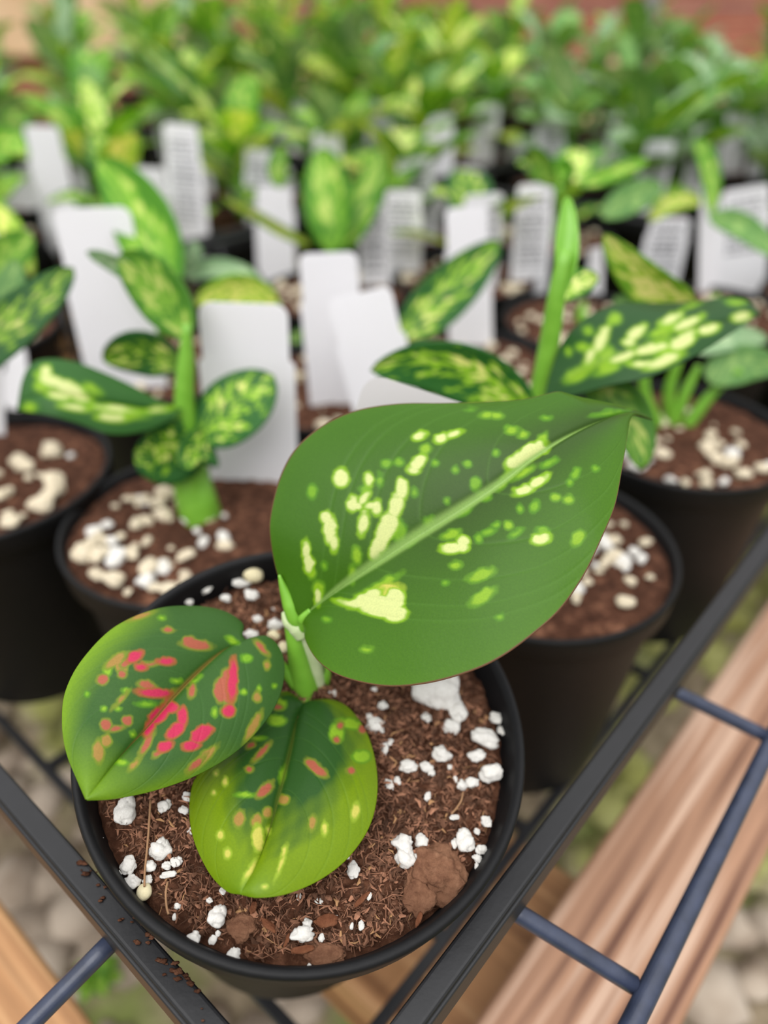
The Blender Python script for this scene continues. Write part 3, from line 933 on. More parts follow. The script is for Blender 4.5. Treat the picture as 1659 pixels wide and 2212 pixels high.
S2 = [('p', 880, 440, 24, 100, 4), ('s', 862, 470, 44, 90), ('s', 822, 490, 34, 60), ('p', 860, 590, 30, 30), ('s', 858, 590, 38, 34), ('p', 515, 610, 60, 38, -40), ('p', 565, 575, 44, 28), ('p', 470, 665, 24, 56, 20), ('p', 632, 620, 24, 46), ('p', 600, 690, 56, 26, -42), ('p', 545, 768, 40, 24, -30), ('s', 455, 760, 16, 60, 30), ('s', 510, 800, 30, 14, -40),
      ('p', 722, 706, 58, 34, -35), ('p', 672, 765, 42, 22, -10), ('p', 745, 680, 36, 20), ('p', 490, 500, 76, 22, 3), ('s', 455, 462, 42, 20, 10), ('s', 680, 495, 18, 32, 15), ('s', 560, 520, 40, 12, -45), ('s', 700, 262, 72, 24, 6), ('s', 660, 240, 30, 22), ('p', 395, 322, 42, 22, -30), ('o', 330, 370, 30, 34), ('s', 350, 355, 28, 16, -40), ('s', 236, 438, 28, 24), ('s', 332, 410, 20, 18), ('o', 300, 340, 60, 22, -35),
      ('p', 545, 345, 38, 16, 5), ('s', 470, 358, 50, 10, -10), ('p', 425, 374, 28, 16), ('s', 250, 660, 26, 30), ('s', 355, 638, 26, 26), ('s', 300, 680, 34, 12, -15), ('o', 212, 795, 26, 52), ('o', 252, 740, 24, 30, 20), ('s', 560, 190, 24, 12), ('l', 530, 130, 16, 10), ('o', 420, 122, 60, 14, -18), ('s', 1025, 280, 40, 14, 48), ('o', 1050, 365, 14, 20), ('o', 1000, 520, 18, 24), ('o', 980, 668, 76, 20, -60),
      ('o', 725, 830, 90, 22, -42), ('s', 700, 850, 50, 16, -42), ('o', 390, 862, 32, 12, -48), ('o', 325, 535, 42, 10, -48), ('l', 935, 495, 14, 14), ('l', 1088, 465, 10, 10), ('l', 240, 580, 12, 12), ('l', 310, 580, 12, 10), ('l', 350, 490, 16, 10), ('l', 600, 440, 20, 10), ('l', 790, 600, 12, 20), ('l', 380, 705, 12, 12), ('l', 330, 850, 24, 14), ('l', 700, 440, 22, 8, -35), ('w', 950, 330, 26, 20), ('w', 450, 555, 40, 14), ('l', 880, 240, 30, 14, 25), ('w', 160, 510, 10, 10), ('l', 1010, 480, 8, 12), ('l', 260, 390, 20, 26)]
dk, lt_ = rgb((58, 108, 50)), rgb((124, 176, 40))
rng = np.random.RandomState(4)
edge = np.clip((np.abs(V) - 0.62) / 0.34, 0, 1) ** 1.3 * np.where(V < 0, np.clip((U - 0.30) * 6, 0, 1), np.clip((U - 0.5) * 3, 0, 1) * 0.9) * np.clip((1.25 - U) * 2, 0, 1)
edge = np.maximum(edge, np.clip((U - 0.74) / 0.2, 0, 1) * 0.8)
edge = np.clip(edge, 0, 1)[..., None]
base = dk * (1 - edge) + lt_ * edge
col2 = paint(P, U, V, base, S2, (120, 1280), 2.304, seed=5, vein=rgb((70, 124, 66)), rib=(0.05, (158, 140, 84), 0.85))
leaf_obj('leaf', fp, P, U, V, M_LEAFA, 0.06, col2, 'round dark green leaf with crimson red blotches and lime margin')
# ---- lower leaf
L3 = [(655, 1522, 17.06), (635, 1502, 17.10), (612, 1492, 17.00), (570, 1510, 16.78), (510, 1560, 16.40), (455, 1620, 15.89), (418, 1680, 15.39), (409, 1745, 14.87), (420, 1810, 14.36), (452, 1878, 13.84), (490, 1920, 13.47), (522, 1930, 13.25)]
M3 = [(655, 1522, 17.06), (640, 1560, 16.70), (625, 1630, 15.97), (605, 1710, 15.13), (580, 1800, 14.28), (550, 1880, 13.54), (522, 1930, 13.25)]
R3 = [(655, 1522, 17.06), (680, 1512, 17.08), (718, 1510, 16.98), (755, 1528, 16.75), (790, 1575, 16.27), (810, 1640, 15.66), (813, 1710, 15.03), (795, 1780, 14.51), (750, 1845, 14.00), (690, 1893, 13.61), (620, 1925, 13.26), (560, 1935, 13.14), (522, 1930, 13.25)]
P, U, V = loft_leaf(L3, M3, R3, 280, 201, 0.28, 0.07, 0.0, 0.15)
S3 = [('s', 1300, 880, 60, 24, 40), ('s', 1040, 985, 50, 24, -45), ('s', 1025, 800, 50, 14, -48), ('s', 965, 885, 17, 14), ('s', 1105, 575, 20, 12), ('s', 972, 765, 22, 12, -30), ('s', 1415, 665, 18, 20), ('s', 1525, 685, 20, 22), ('l', 1470, 660, 70, 22, 10), ('s', 1400, 738, 16, 16), ('l', 1400, 700, 34, 50), ('s', 1470, 890, 20, 18), ('o', 1140, 1035, 26, 24),
      ('o', 915, 1130, 26, 40, 15), ('o', 1000, 1140, 24, 34, 20), ('o', 1050, 1100, 20, 24, 20), ('e', 825, 1210, 15, 20), ('o', 1278, 1150, 16, 34, 10), ('e', 1340, 1182, 12, 26, 5), ('e', 968, 1382, 56, 13, -60), ('e', 1005, 1230, 26, 60), ('e', 1140, 1290, 12, 30, 20), ('e', 845, 945, 14, 20), ('e', 858, 1300, 18, 26), ('e', 1120, 1360, 9, 46, 22), ('e', 1040, 1465, 10, 8), ('e', 790, 1000, 10, 10), ('l', 1100, 640, 40, 26), ('l', 1110, 560, 34, 30), ('l', 1130, 910, 20, 40, 15),
      ('l', 1000, 730, 26, 10), ('e', 1490, 1090, 18, 40, 10), ('e', 1060, 1190, 12, 20), ('l', 950, 1010, 40, 12), ('l', 1520, 820, 40, 30), ('e', 800, 905, 10, 10)]
lt2 = rgb((122, 164, 12))
dist = np.sqrt((V / 0.78) ** 2 + (np.clip(U - 0.05, 0, 1) / 0.62) ** 2)
wv_ = 0.06 * np.sin(V * 9 + 1) + 0.05 * np.sin(U * 20 + V * 6) + 0.05 * np.sin(V * 31 + U * 9) * np.sin(U * 43 - V * 5)
ed = np.clip((dist + wv_ - 0.90) / 0.42, 0, 1)[..., None]
base = rgb((46, 96, 42)) * (1 - ed) + lt2 * ed
tipd = (np.clip((U - 0.86) / 0.14, 0, 1) * 0.5)[..., None]
base = base * (1 - tipd) + rgb((96, 150, 26)) * tipd
col3 = paint(P, U, V, base, S3, (120, 1280), 2.304, seed=8, vein=rgb((80, 132, 60)), rib=(0.05, (120, 150, 74), 0.75))
leaf_obj('leaf', fp, P, U, V, M_LEAFA, 0.06, col3, 'lower leaf fading from dark green to yellow-green with orange flecks')
# ---- stem, sheath, petiole, rolled new leaf
def stem_obj(root, name, pts, rads, mat, n=16, label=None):
    inv_ = root_inv(root)
    P3 = catmull([tuple(at_d(*q)) for q in pts], 28)
    rr = np.interp(np.linspace(0, 1, 28), np.linspace(0, 1, len(rads)), rads)
    v, f = tube(P3.tolist(), rr.tolist(), n)
    o = link(name, mesh_from(name, [tuple(inv_ @ Vector(p)) for p in v], f, mat), root)
    if label: o['label'] = label
    return o
stem_obj(fp, 'stem', [(668, 1535, 18.3), (662, 1500, 17.7), (652, 1450, 17.2), (642, 1400, 16.8), (632, 1350, 16.5), (628, 1330, 16.4)], [0.42, 0.40, 0.35, 0.28, 0.22, 0.18], M_STEM)
stem_obj(fp, 'leaf_sheath', [(690, 1505, 17.9), (684, 1450, 17.25), (668, 1400, 16.8), (650, 1358, 16.5), (638, 1335, 16.35)], [0.2, 0.19, 0.17, 0.14, 0.05], M_SHEATH, label='pale dry sheath wrapping the stem')
stem_obj(fp, 'leaf_sheath', [(655, 1372, 16.5), (640, 1352, 16.42), (622, 1338, 16.4), (611, 1322, 16.38)], [0.2, 0.22, 0.18, 0.04], M_SHEATH)
stem_obj(fp, 'petiole', [(640, 1372, 16.55), (655, 1352, 16.3), (654, 1336, 16.12), (672, 1318, 16.0)], [0.14, 0.13, 0.11, 0.08], M_STEM)
stem_obj(fp, 'petiole', [(640, 1480, 17.3), (600, 1430, 16.9), (565, 1395, 16.45), (533, 1388, 16.2)], [0.15, 0.13, 0.11, 0.08], M_STEM)
stem_obj(fp, 'petiole', [(664, 1512, 17.5), (658, 1525, 17.15), (650, 1545, 16.9)], [0.2, 0.14, 0.06], M_STEM)
stem_obj(fp, 'rolled_leaf', [(648, 1360, 16.5), (636, 1330, 16.3), (622, 1295, 16.15), (612, 1270, 16.05), (603, 1242, 15.95)], [0.17, 0.20, 0.17, 0.10, 0.03], M_STEM, label='tightly rolled new leaf spike')
stem_obj(fp, 'side_shoot', [(698, 1510, 18.0), (702, 1475, 17.6), (708, 1450, 17.2), (702, 1435, 17.0)], [0.14, 0.13, 0.10, 0.03], M_STEM)

# crumbs of soil spilt on the tray rail
random.seed(9)
cr = []
for k in range(38):
    px = random.uniform(150, 440)
    py = 1898 + (px - 200) * 1.16 + random.uniform(-25, 30)
    p = at_z(px, py, ZR + 0.03)
    r = random.uniform(0.012, 0.055)
    v, f = blob((r * 1.8, r, r * 0.6), 2, 0.9, 2.5, k)
    cr.append(([(q[0] + p.x, q[1] + p.y, q[2] + p.z) for q in v], f))
o = link('soil_crumbs', mesh_from('soil_crumbs', *merge(cr), M_SOIL))
tag(o, 'brown soil crumbs spilt on the black tray rail, lower left', 'soil crumbs', None, 'stuff')

# ------------------------------------------------------------------ plant tags
def tag_mesh(wd, ln, bend=0.0, cut=0.9):
    """label: local x = width, z = up from the soil line, y = thickness"""
    hw, hn = wd / 2, wd / 2 * cut
    notch = ln * 0.72
    rr = wd * 0.13
    pts = [(-hw * 0.35, -2.2), (hw * 0.35, -2.2), (hw, -0.6), (hw, notch), (hw * 0.985, notch + 0.05), (hn + 0.02, notch + 0.12), (hn, notch + 0.2)]
    for k in range(7):
        a = math.pi / 2 * k / 6
        pts.append((hn - rr + rr * math.cos(a), ln - rr + rr * math.sin(a)))
    left = [(-x, z) for x, z in pts[2:]][::-1]
    pts += left
    n_ = len(pts)
    t = 0.03
    verts = [(x, -t, z) for x, z in pts] + [(x, t, z) for x, z in pts]
    verts = [(x, y + bend * (max(z, 0) / ln) ** 2, z) for x, y, z in verts]
    faces = [tuple(range(n_)), tuple(range(2 * n_ - 1, n_ - 1, -1))]
    for i in range(n_):
        k = (i + 1) % n_
        faces.append((i, i + n_, k + n_, k))
    return verts, faces
def ink_mesh(wd, ln, seed, vertical=False):
    rnd = random.Random(seed)
    vs, fs = [], []
    z = ln * 0.9
    while z > ln * 0.25:
        x = -wd * 0.36
        hgt = rnd.choice((0.12, 0.16, 0.22))
        while x < wd * 0.30:
            wl = rnd.uniform(0.15, 0.5)
            o = len(vs)
            vs += [(x, -0.045, z), (min(x + wl, wd * 0.38), -0.045, z), (min(x + wl, wd * 0.38), -0.045, z - hgt), (x, -0.045, z - hgt),
                   (x, -0.031, z), (min(x + wl, wd * 0.38), -0.031, z), (min(x + wl, wd * 0.38), -0.031, z - hgt), (x, -0.031, z - hgt)]
            fs += [(o, o + 1, o + 2, o + 3), (o, o + 4, o + 5, o + 1), (o + 1, o + 5, o + 6, o + 2), (o + 2, o + 6, o + 7, o + 3), (o + 3, o + 7, o + 4, o)]
            x += wl + 0.12
        z -= hgt + rnd.uniform(0.15, 0.35)
    return vs, fs
def place_tag(label, bot, top, wd, yaw=0.0, mat=None, ink=None, group='white plant tags standing in the pots', bend=0.0, cut=0.9):
    """bot, top = 3-D points of its centre line at the soil and at the top edge"""
    ax = (top - bot)
    ln = ax.length
    zax = ax.normalized()
    xax = Vector((math.cos(yaw), math.sin(yaw), 0))
    xax = (xax - zax * xax.dot(zax)).normalized()
    yax = zax.cross(xax)
    R_ = Matrix((xax, yax, zax)).transposed()
    t = thing('plant_tag', label, 'plant tag', bot, R_.to_euler(), group)
    link('tag_blade', mesh_from('tag_blade', *tag_mesh(wd, ln, bend, cut), mat or M_TAG, False), t)
    if ink is not None:
        link('printed_text', mesh_from('printed_text', *ink_mesh(wd * cut, ln, ink), M_INK, False), t)
    return t
def ptag(label, bx, by, tx, ty, wpx, lean=0.0, yaw=0.0, z=-4.0, **kw):
    b = at_z(bx, by, z)
    r = ray(tx, ty)
    tt = (b.y + lean) / r.y
    top = r * tt + Vector((0, 0, H))
    dep = b.y * cp - (b.z - H) * sp
    return place_tag(label, b, top, wpx * ((dep + tt) / 2) / F, yaw, **kw)
# the front tag, behind the big leaf
fb = at_d(806, 1235, 18.9)
ft = at_d(935, 850, 17.7)
t = place_tag('white tag with its shade painted in as grey, rising behind the large spotted leaf in the front pot, tilted', fb, ft, 3.75, -0.02, M_TAG_SHADED, None, bend=0.0, cut=0.9)
# tilt it: top edge drops to the right
ink = []
for k in range(7):
    ink.append(box(-0.7 + k * 0.17, -0.59 + k * 0.17, -0.036, -0.031, 0.0, 0.13))
ln_ = (ft - fb).length
v, f = merge(ink)
link('faint_text', mesh_from('faint_text', [(x - 0.2, y, z + ln_ * 0.84) for x, y, z in v], f, M_FAINT, False), t)

ptag('wide blank white tag beside the green stem in the nearest left pot', 552, 1072, 524, 655, 200, 0.6, 0.0)
ptag('tall pale mint-white tag, partly hidden behind spotted green leaf at left', 285, 870, 195, 448, 175, 1.0, 0.03)
ptag('blank white tag standing behind the bright tilted one near the centre', 735, 905, 708, 546, 132, 0.6, 0.0)
ptag('bright white tag leaning left in front of another blank tag, centre', 862, 985, 774, 633, 150, 1.2, -0.05)
ptag('blank white tag behind a dark green pointed leaf, right of centre', 1018, 775, 1008, 446, 98, 0.8, 0.05)
ptag('printed white tag with grey lettering right of the blank centre tag', 1140, 625, 1158, 398, 84, 0.6, 0.1, ink=5)
ptag('narrow printed white tag above the bright leaning tag', 812, 640, 806, 440, 66, 0.5, 0.1, ink=8)
ptag('printed grey-white tag behind the narrow printed one', 868, 605, 872, 412, 84, 0.5, -0.1, ink=9)
ptag('thin tag seen edge-on between two spotted leaves at right', 1284, 665, 1288, 535, 34, 0.3, 0.2)
ptag('narrow white tag rising in front of a printed tag at far right', 1530, 650, 1535, 395, 52, 0.3, 0.3)
ptag('printed tag leaning behind the heavily spotted leaf at right', 1420, 610, 1450, 470, 96, 0.4, 0.1, ink=12)
ptag('broad printed tag at the right edge behind the narrow tag', 1600, 595, 1612, 405, 106, 0.6, -0.1, ink=13)
ptag('white tag cut off by the left edge above the left pot', -4, 640, 4, 500, 60, 0.5)
ptag('small white tag low at the left edge behind the drooping leaf', 20, 800, 14, 742, 80, 0.4)
ptag('white tag stub at the left edge in the left pot', -16, 985, -32, 700, 60, 0.5)
def dtag(label, x, y, wpx, lnc=None, wcm=3.0, ink=None, yaw=0.0, rx=0.0):
    dep = wcm * F / wpx
    top = at_d(x, y, dep)
    bot = Vector((top.x + rx, top.y - 0.3, -4.0))
    if top.z < -1.0: top.z = -1.0
    return place_tag(label, bot, top, wcm, yaw, ink=ink)
for spec in (('white tag behind a bright green leaf, top left', 88, 272, 82, None), ('white tag at the left edge below the round green leaf', 32, 368, 72, None), ('small blank tag low in front of the left-edge tags', 96, 462, 62, None), ('blank tag just left of the upright spotted leaf', 182, 328, 66, None),
             ('pale tag above the upright spotted leaf at left', 250, 275, 68, 3), ('tall printed tag with grey lines, right of the spotted leaf', 388, 268, 88, 4), ('white tag leaning behind the upright spotted leaf', 322, 362, 76, None), ('grey printed tag left of the lime leaf cluster', 522, 338, 74, 6), ('blank tag under the grey printed one at centre left', 592, 404, 88, None), ('small blank tag in front of dark gap at centre left', 546, 478, 66, None),
             ('small tag low beside the lime leaf cluster', 615, 535, 62, None), ('printed tag right above the blank centre tag', 1015, 366, 66, 7), ('white tag beside lime leaf in the upper centre right', 1122, 318, 56, 2), ('small round-topped tag between bright green leaves', 1262, 355, 62, None), ('small white tag under the star-shaped green leaf', 1258, 408, 60, None), ('white tag at the far right edge', 1642, 362, 60, 21),
             ('white tag among pale leaves left of centre top', 590, 222, 50, None), ('white tag in the upper centre beside yellow leaf', 890, 240, 54, None), ('broad tag in the upper centre, right of its neighbour', 950, 268, 66, 22), ('distant white tag high in the centre', 1158, 192, 40, None), ('grey tag left of the top white cluster', 480, 192, 44, None)):
    lab, x, y, wpx, ik = spec
    dtag(lab, x, y, wpx, ink=ik, yaw=random.uniform(-0.2, 0.2), rx=random.uniform(-0.4, 0.4))

# ================================================================== neighbouring plants
def granules(soil, n_, seed, big=0.30, mats=None, cx=0, cy=0, spread=4.3):
    rnd = random.Random(seed)
    pts = []
    for k in range(n_):
        for _ in range(10):
            r, a = spread * math.sqrt(rnd.random()), rnd.uniform(0, 6.28)
            x, y = cx + r * math.cos(a), cy + r * math.sin(a)
            if math.hypot(x, y) < 4.35: break
        else:
            continue
        s_ = rnd.uniform(0.35, 1.0) ** 1.3 * big
        me = rnd.choice(ME_PERLB if rnd.random() < 0.72 else ME_PERL)
        link('perlite_granule', me, soil, (x, y, 0.05 + s_ * 0.25), (rnd.uniform(-.3, .3), rnd.uniform(-.3, .3), rnd.uniform(0, 6.28)), (s_ * 1.15, s_, s_ * 0.8))
Z2 = -3.0
p2, s2 = make_pot('potted_plant', 'plant with upright green stem and spotted leaves in the pot beside the wide blank tag', 'potted plant', -7.2, 22.1, Z2, Vector((0, 0, 1)))
granules(s2, 62, 31, 0.42, cx=-1.8, cy=-1.5, spread=3.4)
p3, s3 = make_pot('potted_plant', 'tall plant with long spotted leaf pointing right, its pot just right of the big leaf', 'potted plant', 5.6, 20.6, Z2, Vector((0, 0, 1)))
granules(s3, 48, 32, 0.34, cx=1.8, cy=-1.0, spread=3.0)
p4, s4 = make_pot('potted_plant', 'plant in the dark pot cut off by the left edge', 'potted plant', -16.4, 24.9, Z2 + 0.3, Vector((0, 0, 1)))
granules(s4, 26, 33, 0.46, cx=2.0, cy=-1.0, spread=3.4)
p5, s5 = make_pot('potted_plant', 'plant with several thin stalks in the pot at the right edge', 'potted plant', 13.6, 28.9, Z2, Vector((0, 0, 1)))
granules(s5, 52, 34, 0.40, cx=-0.5, cy=-1.5, spread=3.8)

# plant 2
stem_obj(p2, 'stem', [(448, 1150, 28.6), (430, 1100, 28.0), (415, 1040, 27.5), (402, 960, 26.8), (398, 860, 25.9), (402, 780, 25.3), (404, 700, 24.7)], [0.8, 0.78, 0.68, 0.48, 0.36, 0.3, 0.15], M_STEM)
stem_obj(p2, 'leaf_sheath', [(452, 1140, 28.2), (440, 1080, 27.6), (428, 1020, 27.2), (418, 960, 26.8)], [0.45, 0.5, 0.35, 0.1], M_STEM)
PL, UL, VL = loft_leaf([(392, 884, 25.6), (350, 868, 25.3), (290, 836, 24.9), (225, 806, 24.6), (160, 782, 24.3), (105, 776, 24.1), (70, 786, 24.0), (50, 820, 23.9), (38, 886, 23.8)],
                       [(392, 884, 25.6), (330, 884, 25.0), (260, 874, 24.4), (180, 860, 23.8), (110, 850, 23.5), (60, 862, 23.5), (38, 886, 23.8)],
                       [(392, 884, 25.6), (370, 905, 25.2), (310, 932, 24.6), (240, 938, 24.0), (170, 915, 23.6), (110, 898, 23.3), (60, 890, 23.4), (38, 886, 23.8)], 120, 61, 0.15, 0.1)
S4 = [('c', 200, 405, 26, 26), ('c', 222, 445, 60, 24, 20), ('c', 300, 478, 70, 30, 25), ('c', 345, 515, 50, 20, 15), ('l', 180, 470, 30, 24), ('c', 255, 510, 50, 16, 10), ('c', 500, 568, 90, 12, 5), ('c', 480, 604, 60, 16, 5), ('c', 330, 560, 60, 14, 8), ('c', 680, 570, 46, 10, -5), ('l', 130, 560, 30, 20), ('l', 400, 480, 40, 16, 30), ('l', 560, 600, 60, 12)]
base = np.ones(PL.shape) * rgb((52, 112, 52))
c4 = paint(PL, UL, VL, base, S4, (0, 600), 2.0, seed=6, rib=(0.03, (110, 165, 70), 0.4))
leaf_obj('leaf', p2, PL, UL, VL, M_LEAFA, 0.05, c4, label='long leaf curling left with broad cream patches')
bez_leaf(p2, (425, 950, 26.4), (500, 880, 26.0), (592, 812, 26.2), 1.15, 1.35, M_SPOT, 0.4, prof=0.62)
bez_leaf(p2, (425, 925, 26.4), (360, 1000, 25.6), (290, 975, 25.6), 1.25, 1.15, M_SPOT, 0.3, prof=0.5)
bez_leaf(p2, (440, 930, 26.3), (400, 1000, 25.4), (420, 1010, 25.3), 1.0, 0.6, M_SPOT, 0.4, prof=0.5)
bez_leaf(p2, (392, 800, 26.6), (330, 745, 27.4), (222, 778, 27.6), 0.8, 0.95, M_SPOT, 0.3, prof=0.7)
bez_leaf(p2, (410, 735, 25.0), (360, 640, 25.6), (255, 555, 26.4), 0.9, 1.1, M_BRIGHT, 0.3, prof=0.7)
bez_leaf(p2, (310, 600, 26.2), (250, 570, 26.8), (188, 545, 27.0), 0.4, 0.4, M_BLUE, 0.6)

# plant 3
stem_obj(p3, 'stem', [(1105, 1240, 27.6), (1130, 1060, 25.6), (1150, 930, 24.4), (1170, 830, 23.5), (1190, 720, 22.6), (1205, 620, 21.8), (1222, 540, 21.4)], [0.5, 0.45, 0.42, 0.38, 0.34, 0.3, 0.2], M_STEM)
stem_obj(p3, 'petiole', [(1150, 880, 23.9), (1185, 790, 23.2), (1202, 700, 22.6), (1215, 640, 22.2)], [0.25, 0.24, 0.2, 0.08], M_STEM)
bez_leaf(p3, (1205, 650, 22.0), (1232, 560, 21.6), (1226, 425, 21.8), 0.38, 0.32, M_STEM, -0.2, prof=0.7, name='rolled_leaf', cup=0.5)
PL, UL, VL = loft_leaf([(1178, 850, 22.4), (1195, 790, 22.5), (1222, 730, 22.6), (1275, 682, 22.7), (1345, 657, 22.8), (1430, 656, 22.9), (1510, 652, 23.0), (1575, 643, 23.2), (1615, 652, 23.4), (1642, 678, 23.6)],
                       [(1178, 850, 22.4), (1240, 815, 22.0), (1320, 775, 21.6), (1400, 742, 21.5), (1480, 715, 21.7), (1560, 695, 22.3), (1642, 678, 23.6)],
                       [(1178, 850, 22.4), (1195, 862, 22.2), (1250, 852, 21.6), (1320, 832, 21.1), (1390, 818, 20.9), (1450, 795, 20.9), (1520, 758, 21.2), (1580, 720, 21.9), (1642, 678, 23.6)], 140, 81, 0.12, 0.06)
S5 = [('c', 940, 470, 22, 62, 22), ('c', 890, 540, 16, 40, 22), ('l', 1000, 380, 26, 24), ('l', 885, 430, 22, 18), ('l', 860, 500, 26, 18), ('c', 1090, 440, 46, 22, -40), ('c', 1060, 480, 26, 16), ('l', 960, 560, 30, 60, 20), ('l', 840, 620, 60, 26, -25), ('l', 800, 520, 12, 16), ('c', 1030, 545, 60, 18, -20), ('c', 1150, 510, 80, 20, -12), ('c', 1210, 560, 80, 22, -22), ('c', 1290, 480, 60, 26, -25), ('l', 1200, 430, 60, 20, -30), ('c', 1240, 380, 50, 18, -30),
      ('c', 1310, 400, 60, 18, -25), ('c', 1400, 425, 44, 20, -15), ('c', 1540, 370, 40, 20, -12), ('l', 1520, 308, 34, 14), ('l', 1330, 322, 30, 10, -20), ('l', 1180, 480, 60, 14, -30), ('c', 1110, 575, 40, 14), ('l', 900, 580, 40, 20, -40), ('l', 1230, 520, 60, 14, -20), ('c', 1320, 440, 36, 12, -20), ('l', 970, 600, 50, 14, -20)]
base = np.ones(PL.shape) * rgb((40, 92, 46))
c5 = paint(PL, UL, VL, base, S5, (829, 500), 2.0, seed=3, rib=(0.04, (110, 165, 70), 0.5))
leaf_obj('leaf', p3, PL, UL, VL, M_LEAFA, 0.05, c5, 'long dark green leaf with dense cream flecks, pointing right')
bez_leaf(p3, (1150, 900, 23.8), (1010, 730, 23.6), (800, 800, 23.2), 1.2, 0.8, M_SPOT, 0.3)
bez_leaf(p3, (1500, 652, 25.5), (1420, 640, 25.5), (1305, 505, 26.0), 0.95, 0.55, M_YEL, 0.3, prof=0.5)
stem_obj(p3, 'petiole', [(1185, 800, 23.6), (1300, 790, 24.4), (1430, 720, 25.2), (1500, 652, 25.5)], [0.16, 0.14, 0.12, 0.08], M_STEM)
bez_leaf(p3, (1200, 650, 23.2), (1240, 600, 24.0), (1292, 600, 24.5), 0.5, 0.55, M_SPOT2, 0.3)
bez_leaf(p3, (1250, 830, 22.8), (1370, 860, 22.8), (1385, 1015, 22.6), 0.8, 0.6, M_BRIGHT, 0.2, prof=0.6)
# plant 5
for pts in (((1425, 925, 34.0), (1395, 860, 33), (1392, 800, 32.3), (1400, 740, 31.6)), ((1450, 920, 34), (1445, 850, 33), (1462, 790, 32.2), (1480, 740, 31.5)), ((1455, 915, 34), (1480, 850, 33.2), (1510, 790, 32.5)), ((1480, 925, 34), (1530, 860, 33.2), (1570, 820, 32.6), (1600, 800, 32))):
    stem_obj(p5, 'petiole', pts, [0.3, 0.28, 0.22, 0.12], M_STEM)
bez_leaf(p5, (1535, 830, 32.4), (1590, 760, 32.2), (1690, 800, 32), 0.9, 0.9, M_PLAIN, 0.2)
bez_leaf(p5, (1500, 760, 32.4), (1570, 715, 32.2), (1660, 735, 32.4), 0.6, 0.6, M_BLUE, 0.3)
bez_leaf(p5, (1400, 745, 31.6), (1380, 700, 31.5), (1330, 640, 32), 0.8, 0.8, M_PLAIN, 0.3)
# plant 4
stem_obj(p4, 'stem', [(-150, 1120, 31), (-140, 950, 28.6), (-120, 820, 27)], [0.6, 0.5, 0.3], M_STEM)
bez_leaf(p4, (-110, 810, 26.0), (40, 690, 26.0), (158, 578, 27.0), 0.9, 1.0, M_SPOT, 0.4, label='long grey-green spotted leaf pointing up to the right')
bez_leaf(p4, (-110, 800, 27.5), (40, 640, 28), (30, 560, 28.5), 0.7, 0.7, M_PLAIN, 0.4)

# ------------------------------------------------------------------ plants behind, each with its own pot
def grid_leaf(nm, ln, wd, droop, cup, mat, seed, prof=0.45):
    nu, nv = 16, 9
    u = np.linspace(0, 1, nu)
    S = np.stack([ln * (u - 0.12 * u * u), np.zeros(nu), ln * (0.18 * u - droop * u * u)], 1)
    w_ = u ** prof * (1 - u) ** 0.6
    w_ = w_ / w_.max() * wd / 2
    v = np.linspace(-1, 1, nv)
    V = np.repeat(v[None, :], nu, 0)
    U = np.repeat(u[:, None], nv, 1)
    hw = w_[:, None] * V
    Z = cup * np.abs(hw) + 0.08 * np.sin(U * 9 + seed) * np.abs(V)
    P = np.stack([np.repeat(S[:, 0:1], nv, 1), hw, S[:, 2:3] + Z], -1)
    uv = np.stack([U.ravel(), V.ravel() * 0.5 + 0.5], 1)
    return mesh_from(nm, P.reshape(-1, 3).tolist(), grid_faces(nu, nv), mat, uv=uv)
LEAFS = {}
for key, mt in (('spot', M_SPOT), ('spot2', M_SPOT2), ('bright', M_BRIGHT), ('plain', M_PLAIN), ('blue', M_BLUE), ('yel', M_YEL)):
    LEAFS[key] = [grid_leaf('leaf', 6.2, 3.0, 0.25, 0.25, mt, 1), grid_leaf('leaf', 5.2, 3.0, 0.45, 0.12, mt, 2, 0.6), grid_leaf('leaf', 7.0, 2.7, 0.15, 0.35, mt, 3)]
v, f = tube([(0, 0, -0.3), (0.15, 0, 2.5), (0.0, 0.1, 5.2), (0, 0, 7.5)], [0.45, 0.4, 0.3, 0.12], 8)
ME_STEM = mesh_from('stem', v, f, M_STEM)
v, f = tag_mesh(3.0, 6.8, 0.3)
ME_TAG = mesh_from('plant_tag', v, f, M_TAG, False)
ME_INK = mesh_from('printed_text', *ink_mesh(2.7, 6.8, 4), M_INK, False)

